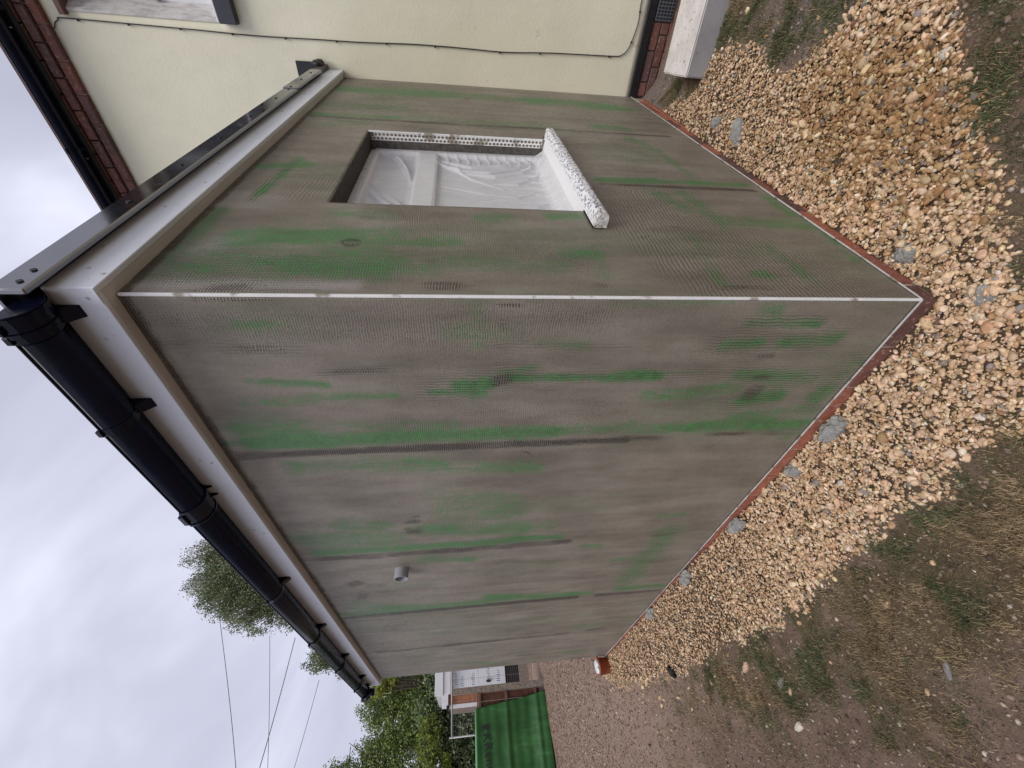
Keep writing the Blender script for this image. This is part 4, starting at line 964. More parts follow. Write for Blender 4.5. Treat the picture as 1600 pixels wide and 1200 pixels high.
MB().prism([(HX - 0.14, 5.025), (HX - 0.14, 5.06), (HX + 5.5, 7.9), (HX + 5.5, 7.8)], 'y', -6, 9).build('roof', M['roof_tile'], house)

# upstairs window seen from below and the side: weathered plaster reveal, dark sill, frame
uw = MB().bbox(HX + 0.135, HX + 0.185, VX1 - 0.125, VX1 - 0.003, VZ0 + 0.01, VZ1 - 0.01, 0.004).bbox(HX + 0.135, HX + 0.185, VX0 + 0.003, VX0 + 0.065, VZ0 + 0.01, VZ1 - 0.01, 0.004).bbox(HX + 0.136, HX + 0.184, VX0 + 0.0655, VX1 - 0.1255, VZ0 + 0.01, VZ0 + 0.07, 0.004).bbox(HX + 0.136, HX + 0.184, VX0 + 0.0655, VX1 - 0.1255, VZ1 - 0.07, VZ1 - 0.01, 0.004).bbox(HX + 0.137, HX + 0.183, -0.97, -0.91, VZ0 + 0.0705, VZ1 - 0.0705, 0.004).build('window', M['upvc'], house)
MB().box(HX + 0.155, HX + 0.165, VX0 + 0.066, -0.9705, VZ0 + 0.071, VZ1 - 0.071).build('pane', M['dark_pane'], uw)
MB().box(HX + 0.155, HX + 0.165, -0.9095, VX1 - 0.126, VZ0 + 0.071, VZ1 - 0.071).build('pane', M['dark_pane'], uw)
MB().prism([(HX - 0.006, VX1 + 0.012), (HX - 0.006, VX1 - 0.004), (HX + 0.134, VX1 - 0.083), (HX + 0.134, VX1 + 0.004)], 'z', VZ0 + 0.010, VZ1 - 0.002).build('reveal', M['reveal'], uw)
MB().bbox(HX - 0.070, HX + 0.134, VX0 - 0.06, VX1 + 0.012, VZ0 - 0.13, VZ0 - 0.006, 0.004).build('sill', M['slate'], uw)
MB().bbox(HX - 0.066, HX + 0.134, VX0 - 0.05, VX1 + 0.004, VZ0 - 0.005, VZ0 + 0.009, 0.003).build('sill_top', M['pvc_white'], uw)
MB().bbox(HX - 0.045, HX + 0.1, VX0 - 0.05, VX1 + 0.035, VZ1 - 0.012, VZ1 + 0.03, 0.004).build('lintel', M['timber_rail'], uw)
MB().bbox(HX + 0.09, HX + 0.134, VX1 - 0.110, VX1 - 0.084, VZ0 + 0.46, VZ0 + 0.49, 0.003).build('hinge', M['steel'], uw)

# cable clipped to the cream wall
CB = [(-0.02, 4.705), (-0.12, 4.70), (-0.205, 4.685), (-0.241, 4.64), (-0.255, 4.59), (-0.251, 4.15), (-0.246, 3.694), (-0.238, 3.223), (-0.245, 2.729), (-0.248, 2.425), (-0.262, 2.009), (-0.264, 1.75), (-0.262, 1.529), (-0.258, 1.30), (-0.260, 1.144), (-0.277, 0.809), (-0.287, 0.35), (-0.292, 0.204), (-0.305, 0.165), (-0.335, 0.130), (-0.40, 0.105), (-0.527, 0.082), (-0.686, 0.093), (-1.1, 0.075), (-1.9, 0.09)]
def spline(P, k=6):
    P = [np.array(p, float) for p in P]; out = []
    for i in range(len(P) - 1):
        p0, p1, p2, p3 = P[max(i - 1, 0)], P[i], P[i + 1], P[min(i + 2, len(P) - 1)]
        for j in range(k):
            t = j / k
            out.append(0.5 * ((2 * p1) + (-p0 + p2) * t + (2 * p0 - 5 * p1 + 4 * p2 - p3) * t * t + (-p0 + 3 * p1 - 3 * p2 + p3) * t ** 3))
    out.append(P[-1]); return out
cab = empty('cable', (HX, -0.25, 2.4), 'thin dark cable clipped down the cream wall and curving off above the black plinth', 'cable')
MB().tube([(HX - 0.011 - (0.04 if p[1] > 4.69 else 0), p[0], p[1]) for p in spline(CB)], 0.0042, 7).build('cable_run', M['cable'], cab, True)
clip = None
for y, z in ((-0.2525, 4.50), (-0.251, 4.15), (-0.248, 3.78), (-0.241, 3.40), (-0.241, 3.0), (-0.247, 2.60), (-0.257, 2.20), (-0.264, 1.80), (-0.258, 1.25), (-0.272, 0.90), (-0.2895, 0.28), (-0.40, 0.105), (-0.60, 0.087)):
    if clip is None:
        clip = MB().bbox(-0.016, 0.002, -0.007, 0.006, -0.006, 0.006, 0.002).build('cable_clip', M['hole'], None)
        clip.parent = cab
    else:
        c_ = clip.copy(); col.objects.link(c_); c_.parent = cab; clip = c_
    clip.location = Vector((HX - 0.003, y + 0.006, z)) - BASE[cab.name]

# ------------------------------------------------------------------ concrete block by the house
cb = bmesh.new(); bmesh.ops.create_cube(cb, size=1)
for v in cb.verts: v.co = Vector((v.co.x * 0.43, v.co.y * 1.9, v.co.z * 0.20))
bmesh.ops.bevel(cb, geom=cb.edges[:], offset=0.008, segments=2, affect='EDGES')
bmesh.ops.subdivide_edges(cb, edges=[e_ for e_ in cb.edges if e_.calc_length() > 0.3], cuts=24, use_grid_fill=True)
for v in cb.verts:
    k = float(fbm(v.co.x * 9 + 3, v.co.y * 9 + v.co.z * 7, 4, 3)) - 0.5
    v.co += v.co.normalized() * k * 0.006
me = bpy.data.meshes.new('concrete_block'); cb.to_mesh(me); cb.free(); me.materials.append(M['concrete'])
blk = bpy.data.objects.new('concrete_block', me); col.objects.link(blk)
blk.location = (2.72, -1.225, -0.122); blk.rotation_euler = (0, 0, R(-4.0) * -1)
tag(blk, 'long concrete block with its lit top painted paler lying on the gravel beside the cream house', 'concrete block')

# ------------------------------------------------------------------ gravel
def ico(sub):
    bm = bmesh.new(); bmesh.ops.create_icosphere(bm, subdivisions=sub, radius=1)
    V = np.array([v.co[:] for v in bm.verts]); F = np.array([[v.index for v in f.verts] for f in bm.faces]); bm.free()
    return V, F
I1, IF1 = ico(2)      # 42 vertices
I0, IF0 = ico(1)      # 12 vertices
def stones(name, P, rad, colr, mat, base=(I1, IF1), flat=(0.45, 0.75), lump=0.22, tilt=0.35, parent=None):
    V0, F0 = base; n = len(P); k = len(V0)
    sx = rad * rng.uniform(0.85, 1.3, n); sy = rad * rng.uniform(0.65, 1.0, n); sz = rad * rng.uniform(*flat, n)
    dirs = rng.normal(size=(n, 3, 3)); 
    V = np.repeat(V0[None], n, 0)
    d = np.zeros((n, k))
    for j in range(3):
        q = np.einsum('nkc,nc->nk', V, dirs[:, j])
        d += np.sin(q * 1.4 + j) * lump / 2
    d += rng.uniform(-1, 1, (n, k)) * lump * 0.22
    V = V * (1 + d)[:, :, None]
    V = V * np.stack([sx, sy, sz], 1)[:, None, :]
    a = rng.uniform(0, 2 * math.pi, n); tx = rng.normal(0, tilt, n); ty = rng.normal(0, tilt, n)
    ca, sa = np.cos(a), np.sin(a)
    Vy = V[:, :, 1] * np.cos(tx)[:, None] - V[:, :, 2] * np.sin(tx)[:, None]; Vz = V[:, :, 1] * np.sin(tx)[:, None] + V[:, :, 2] * np.cos(tx)[:, None]
    Vx = V[:, :, 0] * np.cos(ty)[:, None] + Vz * np.sin(ty)[:, None]; Vz = -V[:, :, 0] * np.sin(ty)[:, None] + Vz * np.cos(ty)[:, None]
    X_ = Vx * ca[:, None] - Vy * sa[:, None]; Y_ = Vx * sa[:, None] + Vy * ca[:, None]
    W = np.stack([X_, Y_, Vz], 2) + P[:, None, :]
    Fa = (F0[None] + (np.arange(n) * k)[:, None, None]).reshape(-1, 3)
    C = np.repeat(colr, k, 0)
    return np_mesh(name, W.reshape(-1, 3), Fa, mat, parent, False, {'Col': C})
PAL = np.array([(0.60, 0.455, 0.315), (0.52, 0.380, 0.255), (0.44, 0.295, 0.175), (0.66, 0.54, 0.405), (0.37, 0.235, 0.125), (0.24, 0.22, 0.205), (0.14, 0.085, 0.052), (0.72, 0.66, 0.56)])
PALO = np.array([(0.42, 0.28, 0.150), (0.37, 0.225, 0.105), (0.30, 0.175, 0.080), (0.53, 0.40, 0.26), (0.27, 0.155, 0.07), (0.21, 0.185, 0.165), (0.10, 0.062, 0.04), (0.64, 0.52, 0.33)])
def stone_cols(x, y, n):
    o = np.clip(np.exp(-(((x - 0.75) / 0.55) ** 2 + ((y + 0.42) / 0.28) ** 2) ** 1.2) * 1.1, 0, 1)
    pal = PAL[rng.choice(8, n, p=[.32, .24, .14, .15, .07, .035, .025, .02])]
    palo = PALO[rng.choice(8, n, p=[.24, .21, .17, .14, .10, .05, .05, .04])]
    pick = rng.uniform(0, 1, n) < o
    c = np.where(pick[:, None], palo * 0.9, pal) * np.array([1.02, 0.955, 0.88])
    return c * rng.uniform(0.82, 1.14, (n, 1)) * (1 + rng.normal(0, 0.03, (n, 3)))
N = 360000
x = rng.uniform(-0.85, 3.0, N); y = rng.uniform(-1.3, 5.9, N)
s_ = gravel_sd(x, y)
prob = smooth(-0.05, 0.03, s_) * (0.45 + 0.55 * smooth(3.4, 2.2, np.hypot(x + 1.1, y + 0.7)) + 0.0)
inside_bld = (x > -0.004) & (y > -0.004)
blockfoot = (x > 2.5) & (x < 2.98) & (y < -0.24)
keep = (rng.uniform(0, 1, N) < prob) & ~inside_bld & ~blockfoot
x, y, s_ = x[keep], y[keep], s_[keep]
n = len(x)
far = smooth(2.5, 5.0, y)
rad = np.clip(rng.lognormal(math.log(0.0060), 0.38, n), 0.0030, 0.018)
rad = rad * (1 + 0.22 * np.exp(-(((x - 0.7) / 0.6) ** 2 + ((y + 0.45) / 0.3) ** 2)))
z = ground_z(x, y) + rng.uniform(-0.002, 0.018, n) * smooth(-0.02, 0.06, s_) + 0.002
print('gravel stones', n)
sc_ = stone_cols(x, y, n); PP = np.stack([x, y, z], 1)
near = (np.hypot(x + 1.1, y + 0.7) < 2.35) & (rng.uniform(0, 1, n) < 0.85) & (rad > 0.0062)
gs = stones('gravel', PP[near], rad[near], sc_[near], M['stone'], (I1, IF1), (0.36, 0.66), 0.44, 0.5)
tag(gs, 'loose bed of buff and ochre gravel round the near corner of the extension', 'gravel', kind='stuff')
gs = stones('gravel', PP[~near], rad[~near], sc_[~near], M['stone'], (I0, IF0), (0.42, 0.72), 0.30, 0.5)
tag(gs, 'loose bed of buff and ochre gravel running round the foot of the extension', 'gravel', kind='stuff')
# strays kicked onto the soil and turf, and small crumbs of soil and chippings
N = 5200
x = rng.uniform(-1.7, 3.0, N); y = rng.uniform(-1.5, 8.0, N)
s_ = gravel_sd(x, y)
keep = (s_ < -0.02) & (rng.uniform(0, 1, N) < np.exp(s_ / 0.16) * 0.75 + 0.02) & ~((x > -0.004) & (y > -0.004)) & ~((x > 2.45) & (y < -0.2))
x, y = x[keep], y[keep]; n = len(x)
rad = np.clip(rng.lognormal(math.log(0.0088), 0.35, n), 0.004, 0.02)
st = stones('stray_stones', np.stack([x, y, ground_z(x, y) + rad * 0.15], 1), rad, stone_cols(x, y, n), M['stone'])
tag(st, 'stray pale stones scattered over the soil and turf beyond the gravel edge', 'stones', kind='stuff')
N = 110000
x = rng.uniform(-2.2, 3.3, N); y = rng.uniform(-1.4, 10.5, N)
s_ = gravel_sd(x, y)
keep = (s_ < 0.03) & ~((x > -0.004) & (y > -0.004) & (y < 5.0)); x, y = x[keep], y[keep]; n = len(x)
rad = np.clip(rng.lognormal(math.log(0.0040), 0.45, n), 0.0018, 0.011) * (1 + 0.6 * smooth(3, 8, y))
cc = np.array([(0.155, 0.108, 0.084), (0.24, 0.172, 0.138), (0.09, 0.064, 0.050), (0.36, 0.29, 0.23), (0.48, 0.42, 0.36)])[rng.choice(5, n, p=[.36, .31, .18, .10, .05])] * rng.uniform(0.8, 1.2, (n, 1))
cr = stones('soil_crumbs', np.stack([x, y, ground_z(x, y) + rad * 0.1], 1), rad, cc, M['crumb'], (I0, IF0), (0.5, 0.9))
tag(cr, 'crumbs of dry soil and fine chippings lying on the trampled ground', 'soil', kind='stuff')

# thin turf: short blades, part dry
N = 2600000
x = rng.uniform(-1.5, 3.1, N); y = rng.uniform(-1.4, 4.2, N)
w = turf_w(x, y) * (0.15 + 0.85 * smooth(0.10, -0.06, gravel_sd(x, y)))
clump = smooth(0.35, 0.7, fbm(x * 11, y * 11, 101, 3))
keep = (rng.uniform(0, 1, N) < w * (0.25 + 0.75 * clump)) & ~((x > -0.02) & (y > -0.02)) & ~((x > 2.47) & (y < -0.22))
x, y = x[keep], y[keep]; clump = clump[keep]; n = len(x)
print('blades', n)
L = rng.uniform(0.007, 0.026, n) * (0.7 + 0.6 * clump); az = rng.uniform(0, 2 * math.pi, n); lean = rng.uniform(0.3, 1.35, n)
wd = rng.uniform(0.0007, 0.0016, n)
z = ground_z(x, y) - 0.002
dx, dy = np.cos(az), np.sin(az)
p0 = np.stack([x, y, z], 1)
side = np.stack([-dy, dx, np.zeros(n)], 1) * wd[:, None]
mid_ = p0 + np.stack([dx * np.sin(lean * .6), dy * np.sin(lean * .6), np.cos(lean * .6)], 1) * (L * 0.55)[:, None]
tip = mid_ + np.stack([dx * np.sin(lean), dy * np.sin(lean), np.cos(lean)], 1) * (L * 0.55)[:, None]
V = np.stack([p0 - side, p0 + side, mid_ + side * .8, mid_ - side * .8, tip], 1).reshape(-1, 3)
o5 = (np.arange(n) * 5)[:, None]
F = np.concatenate([o5 + np.array([[0, 1, 2]]), o5 + np.array([[0, 2, 3]]), o5 + np.array([[3, 2, 4]])], 0)
gi = smooth(0.40, 0.58, fbm(x * 4, y * 4, 55, 3) - 0.03 + 0.09 * np.exp(-((gravel_sd(x, y) + 0.05) / 0.1) ** 2) + 0.12 * (np.exp(-((y + 0.5) / 0.3) ** 2))) * 0.75
green_ = rng.uniform(0, 1, n) < gi
tone_ = (0.55 + 0.9 * fbm(x * 9, y * 9, 131, 3))[:, None]
gc = tone_ * np.where(green_[:, None], np.array([0.100, 0.122, 0.055]) * rng.uniform(0.6, 1.4, (n, 1)), np.array([0.29, 0.215, 0.125]) * rng.uniform(0.35, 1.6, (n, 1)))
gr = np_mesh('turf', V, F, M['grass'], None, False, {'Col': np.repeat(gc, 5, 0)})
tag(gr, 'thin worn turf of dry and green blades between the gravel and the bare soil', 'grass', kind='stuff')

# ------------------------------------------------------------------ lumps of dropped mortar at the foot of the walls
def blob(name, x, y, rx, ry, rz, ang, label, cat, mat, group=None, seed=0, dz=0.0, sub=5, rough=0.9):
    V, F = ico(sub)
    nz_ = fbm(V[:, 0] * 2.1 + seed, V[:, 1] * 2.1 + V[:, 2], seed, 4) - 0.5
    r_ = 1 + rough * nz_ + 0.25 * (fbm(V[:, 0] * 6 + seed, V[:, 1] * 6 + V[:, 2] * 3, seed + 3, 3) - 0.5)
    V = V * r_[:, None] * np.array([rx, ry, rz])
    ca, sa = math.cos(ang), math.sin(ang)
    V = np.stack([V[:, 0] * ca - V[:, 1] * sa, V[:, 0] * sa + V[:, 1] * ca, V[:, 2]], 1)
    o = np_mesh(name, V, F, mat, None, True)
    o.location = (x, y, float(ground_z(x, y)) + rz * 0.55 + dz)
    return tag(o, label, cat, group)
GM = 'lumps of dropped mortar along the plinth'
for i, (x, y, rx, ry, rz, ang, lab) in enumerate((
    (-0.050, 0.66, 0.085, 0.042, 0.036, 1.45, 'long grey smear of dropped mortar against the long wall plinth, nearest the corner'),
    (-0.040, 1.02, 0.055, 0.035, 0.024, 1.3, 'small grey mortar lump by the long wall, second from the corner'),
    (-0.040, 1.62, 0.085, 0.040, 0.028, 1.5, 'grey mortar lump by the long wall below the third board seam'),
    (-0.045, 2.45, 0.10, 0.045, 0.028, 1.55, 'pale grey mortar strip by the long wall below the vent pipe'),
    (-0.035, 3.30, 0.10, 0.04, 0.03, 1.5, 'farthest grey mortar lump along the foot of the long wall'),
    (-0.085, -0.075, 0.045, 0.032, 0.012, 0.7, 'flat grey mortar patch on the gravel just off the corner'),
    (0.22, -0.060, 0.050, 0.032, 0.020, 0.2, 'small grey mortar crumb at the window wall plinth near the corner'),
    (1.62, -0.135, 0.075, 0.045, 0.030, 2.4, 'curved grey mortar lump lying on gravel in front of the window wall'),
    (1.92, -0.125, 0.05, 0.034, 0.026, 0.6, 'grey mortar lump at the far end of the gravel before the window wall'))):
    blob('mortar_lump', x, y, rx, ry, rz, ang, lab, 'mortar', M['mortar_grey'], GM, 5 + i * 3)
M['flint'] = mat_basic('pale_flint', (0.50, 0.44, 0.37), 0.7, 0.3, 20, 0.4, 60, 0.004)
M['dark_stone'] = mat_basic('dark_stone', (0.012, 0.010, 0.009), 0.8, 0.3, 20, 0.4, 60, 0.004)
M['grey_stone'] = mat_basic('grey_stone', (0.19, 0.17, 0.165), 0.8, 0.3, 20, 0.5, 60, 0.004)
M['buff_stone'] = mat_basic('buff_stone', (0.46, 0.31, 0.22), 0.8, 0.25, 20, 0.5, 60, 0.004)
GS = 'larger loose stones on the soil'
blob('loose_stone', -0.47, 3.36, 0.042, 0.036, 0.03, 0.4, 'black fist sized stone at the outer edge of the gravel', 'stone', M['dark_stone'], GS, 91)
blob('loose_stone', -0.98, 2.02, 0.036, 0.017, 0.012, 1.9, 'pale flint lying alone on the bare soil', 'stone', M['flint'], GS, 92)
blob('loose_stone', -0.79, 2.0, 0.034, 0.022, 0.010, 2.1, 'flat grey stone sunk in the soil beside a dark rut', 'stone', M['grey_stone'], GS, 93)
blob('loose_stone', -0.66, 2.28, 0.034, 0.018, 0.014, 2.0, 'buff pointed stone on the soil between the gravel and the pale flint', 'stone', M['buff_stone'], GS, 94)
blob('loose_stone', -0.93, 0.98, 0.030, 0.010, 0.009, 2.6, 'dark grey sliver of stone in the thin turf', 'stone', M['grey_stone'], GS, 95)
blob('loose_stone', 0.62, -0.63, 0.022, 0.020, 0.016, 0.2, 'chalky white stone at the ochre gravel edge by the turf', 'stone', M['flint'], GS, 96)

# ------------------------------------------------------------------ clay pipe with plastic at the far corner
pt = empty('clay_pipe', (-0.085, 5.02, -0.08), 'short orange clay pipe standing at the far corner of the long wall', 'clay pipe')
m = MB(); n = 24; prof_ = [(0.075, -0.12), (0.088, 0.075), (0.096, 0.078), (0.097, 0.10), (0.084, 0.10), (0.074, -0.04)]
vs = [(-0.085 + math.cos(2 * math.pi * k / n) * r_, 5.02 + math.sin(2 * math.pi * k / n) * r_, z_) for r_, z_ in prof_ for k in range(n)]
fs = [(i * n + k, i * n + (k + 1) % n, (i + 1) * n + (k + 1) % n, (i + 1) * n + k) for i in range(len(prof_) - 1) for k in range(n)]
m.add(vs, fs); m.build('pipe_wall', M['clay'], pt, True)
V, F = ico(4)
nz_ = fbm(V[:, 0] * 3 + 4, V[:, 1] * 3 + V[:, 2] * 2, 14, 4) - 0.5
V = V * (1 + 0.7 * nz_)[:, None] * np.array([0.070, 0.070, 0.024])
o = np_mesh('plastic_bag', V, F, M['white_plastic'], None, False); o.location = (-0.085, 5.02, 0.098)
tag(o, 'crumpled white plastic stuffed into the top of the orange clay pipe', 'plastic bag')

# ------------------------------------------------------------------ fence, sheet and posts at the end of the garden
post = MB()
zb = float(ground_z(0.76, 10.62))
post.prism([(0.66, -0.3), (0.78, -0.3), (0.775, 1.93), (0.765, 1.945), (0.675, 1.945), (0.665, 1.93)], 'y', 10.56, 10.67)
pm = post.build('concrete_post', M['concrete_post'], None)
tag(pm, 'rough grey brown concrete fence post standing beside the brown fence panel', 'fence post')
fp = empty('fence_panel', (-0.9, 10.66, zb), 'red brown boarded fence panel half covered by the green sheet', 'fence')
bd = None
for k in range(17):
    w_ = 0.145
    x1_ = 0.655 - k * (w_ + 0.004)
    MB().bbox(x1_ - w_, x1_, 10.66 + (0.008 if k % 2 else 0), 10.678 + (0.008 if k % 2 else 0), 0.02, 1.36, 0.002).build('board', M['timber'], fp)
for z_ in (0.09, 0.75, 1.335):
    MB().bbox(-1.9, 0.655, 10.615, 10.6585, z_, z_ + 0.055, 0.003).build('rail', M['timber_rail'], fp)
MB().bbox(-1.9, 0.6585, 10.63, 10.70, 1.3925, 1.425, 0.003).build('capping', M['timber_rail'], fp)
MB().bbox(-1.9, 0.655, 10.655, 10.69, -0.16, 0.018, 0.003).build('gravel_board', M['concrete_post'], fp)

# green sheet draped over the panel from the left, its end cut at a slant
nb_, nc_ = 110, 90
sx_, sv = np.meshgrid(np.linspace(0, 1, nb_), np.linspace(0, 1, nc_))
ztop = 1.452; zbot = -0.10
zz = ztop + (zbot - ztop) * sv
xr = 0.385 + (0.56 - 0.385) * sv + 0.012 * (vnoise(sv * 16, sv * 0, 3) - .5)
xx = xr + (-2.1 - xr) * sx_
yy = 10.607 - 0.022 * np.exp(-((zz - 0.78) / 0.05) ** 2) - 0.025 * np.exp(-((zz - 0.12) / 0.05) ** 2) - 0.012 * smooth(1.3, 1.45, zz)
yy = yy - 0.02 * (fbm(xx * 1.4 + zz * .6, zz * 2.0, 13, 4) - 0.35) - 0.07 * smooth(0.35, -0.1, zz) - 0.004 * np.sin(zz * 30 + 3 * fbm(xx * 2, zz, 6, 2))
top_fold = sv < 0.02
i_ = np.arange(nb_ * nc_).reshape(nc_, nb_)
F = np.stack([i_[:-1, :-1], i_[:-1, 1:], i_[1:, 1:], i_[1:, :-1]], -1).reshape(-1, 4)
bn = np_mesh('green_sheet', np.stack([xx.ravel(), yy.ravel(), zz.ravel()], 1), F[:, ::-1], M['banner'], None, True)
s = bn.modifiers.new('thickness', 'SOLIDIFY'); s.thickness = 0.004; s.offset = -1
tag(bn, 'bright green printed mesh sheet hung upside down over the fence panel', 'sheet')
MB().tube([(0.375, 10.60, 1.455), (-0.6, 10.605, 1.468), (-2.1, 10.61, 1.475)], 0.022, 8).build('folded_hem', M['hem'], bn, True)
# print on the sheet, upside down
def glyph(ch, cx, cz, hgt, y=10.545):
    cu = bpy.data.curves.new('letter_tmp', 'FONT'); cu.body = ch; cu.size = 1.0; cu.extrude = 0.0; cu.offset = 0.012
    t = bpy.data.objects.new('letter_tmp', cu); col.objects.link(t)
    dg = bpy.context.evaluated_depsgraph_get(); dg.update()
    me = bpy.data.meshes.new_from_object(t.evaluated_get(dg))
    bpy.data.objects.remove(t); bpy.data.curves.remove(cu)
    co = np.array([v.co[:] for v in me.vertices]); mn, mxx = co.min(0), co.max(0)
    k = hgt
    for v in me.vertices:
        # upside down: glyph right -> -... seen from -y the sheet's right is +x
        px = -(v.co.x - (mn[0] + mxx[0]) / 2) * k; pz = -(v.co.y) * k
        v.co = Vector((cx + px, 0, cz + pz))
    # follow the sheet
    for v in me.vertices:
        v.co.y = float(yy[(np.abs(xx - cx) < 0.12) & (np.abs(zz - cz + 0.08) < 0.12)].min()) - 0.012
    me.materials.clear(); me.materials.append(M['ink'])
    o = bpy.data.objects.new('letter', me); col.objects.link(o); o.parent = bn
    return o
for ch, cx, cz in (('K', -0.125, 1.315), ('R', -0.275, 1.300), ('e', -0.392, 1.290), ('n', -0.505, 1.285), ('d', -0.625, 1.280)):
    glyph(ch, cx, cz, 0.225)
m = MB(); lx0, lx1, lz0, lz1 = 0.095, -0.030, 1.335, 1.195; yl = 10.572
def yl_(X0, Z0):
    return float(yy.ravel()[(np.abs(xx - X0) + np.abs(zz - Z0)).argmin()]) - 0.015
def poly(pts): m.add([(p[0], yl_(*p), p[1]) for p in pts], [tuple(range(len(pts)))])
poly([(lx0, lz0), (lx0 - 0.045, lz0), (lx0 - 0.045, lz1), (lx0, lz1)])
poly([(lx0 - 0.046, (lz0 + lz1) / 2 + 0.012), (lx1, lz1), (lx0 - 0.046, lz1)])
poly([(lx0 - 0.046, (lz0 + lz1) / 2 - 0.004), (lx1, lz0), (lx0 - 0.046, lz0)])
m.build('logo', M['ink'], bn, recalc=False)

# steel mesh site fence panel behind
hf = empty('site_fence_panel', (1.2, 12.2, -0.12), 'galvanised steel mesh site fence panel standing in front of the white wrapped cabin', 'fence')
hz0, hz1, hx0, hx1 = -0.10, 2.012, 0.10, 3.45
for nm, P in (('top_rail', [(hx0, 12.2, hz1), (hx1, 12.2, hz1)]), ('bottom_rail', [(hx0, 12.2, hz0), (hx1, 12.2, hz0)]), ('upright', [(hx0, 12.2, hz1 + 0.06), (hx0, 12.2, -0.14)]), ('upright', [(hx1, 12.2, hz1 + 0.06), (hx1, 12.2, -0.14)])):
    MB().tube(P, 0.020, 8).build(nm, M['steel'], hf, True)
m = MB()
for k in range(1, 15): m.tube([(hx0 + k * 0.225, 12.2, hz0), (hx0 + k * 0.225, 12.2, hz1)], 0.0035, 4, False)
for k in range(1, 40): m.tube([(hx0, 12.196, hz0 + k * 0.053), (hx1, 12.196, hz0 + k * 0.053)], 0.0022, 4, False)
tag(m.build('wire_mesh', M['steel'], hf), kind='stuff')

# cabin with foil boards, white roofline and an orange tiled end
cbn = empty('garden_cabin', (1.6, 13.2, -0.2), 'half built cabin wrapped in white foil boards with an orange tiled return', 'cabin')
MB().box(1.19, 4.2, 13.22, 15.2, 0.56, 2.12).build('wall', M['board_white'], cbn)
for k in range(4):
    MB().bbox(1.19 + 0.61 * k, 1.79 + 0.61 * k, 13.195, 13.2185, 0.57, 1.30, 0.002).build('foil_board', M['board_white'], cbn)
    MB().bbox(1.19 + 0.61 * k, 1.79 + 0.61 * k, 13.1945, 13.218, 1.306, 2.05, 0.002).build('foil_board', M['board_white'], cbn)
rr = random.Random(5)
for bx in range(2):
    for bz in (0.72, 1.0, 1.42, 1.72, 1.9):
        m = MB(); x_ = 1.24 + 0.6 * bx + rr.uniform(0, .06)
        for k in range(rr.randint(4, 8)):
            w_ = rr.uniform(.015, .035); hgt = rr.uniform(.05, .10)
            m.add([(x_, 13.1915, bz), (x_ + w_ * .5, 13.1915, bz), (x_ + w_, 13.1915, bz + hgt), (x_ + w_ * .5, 13.1915, bz + hgt)], [(0, 1, 2, 3)])
            x_ += w_ + 0.02
        m.build('blue_marks', M['board_blue'], cbn, recalc=False)
MB().bbox(1.07, 4.4, 13.02, 13.16, 2.272, 2.49, 0.004).build('roof_fascia', M['pvc_white'], cbn)
MB().bbox(1.09, 4.4, 13.05, 13.185, 2.07, 2.268, 0.004).build('roof_fascia', M['pvc_white'], cbn)
MB().box(1.08, 4.4, 13.161, 15.4, 2.30, 2.46).build('roof', M['pvc_white'], cbn)
MB().box(1.19, 4.2, 13.24, 15.1, 0.18, 0.555).build('opening', M['dark_gap'], cbn)
MB().box(1.19, 4.2, 13.20, 15.1, -0.3, 0.175).build('base_wall', M['grey_block'], cbn)
MB().bbox(1.285, 1.335, 13.15, 13.19, 0.98, 1.10, 0.004).build('bracket', M['dark_gap'], cbn)
MB().bbox(1.14, 1.1895, 13.19, 13.26, 0.2, 2.069, 0.004).build('corner_board', M['pvc_white'], cbn)
MB().box(0.84, 1.139, 13.25, 14.6, -0.3, 2.10).build('return_wall', M['grey_block'], cbn)
ti = None
for r_ in range(13):
    for k in range(3):
        x0_ = 0.875 + k * 0.088; z0_ = 2.0 - r_ * 0.12
        pts_ = [(x0_, z0_ + 0.125), (x0_ + 0.085, z0_ + 0.125), (x0_ + 0.085, z0_ + 0.02), (x0_ + 0.042, z0_), (x0_, z0_ + 0.02)]
        MB().prism(pts_, 'y', 13.225 + (k % 2) * 0.004, 13.246).build('hung_tile', M['tile_orange'], cbn)
MB().bbox(0.79, 0.872, 13.20, 13.27, -0.2, 2.13, 0.004).build('corner_board', M['pvc_white'], cbn)
MB().bbox(0.80, 1.139, 13.12, 13.24, 2.135, 2.30, 0.004).build('roof_fascia', M['pvc_white'], cbn)
MB().bbox(0.77, 0.85, 13.10, 13.119, 2.10, 2.18, 0.003).build('gutter_end', M['dark_gap'], cbn)

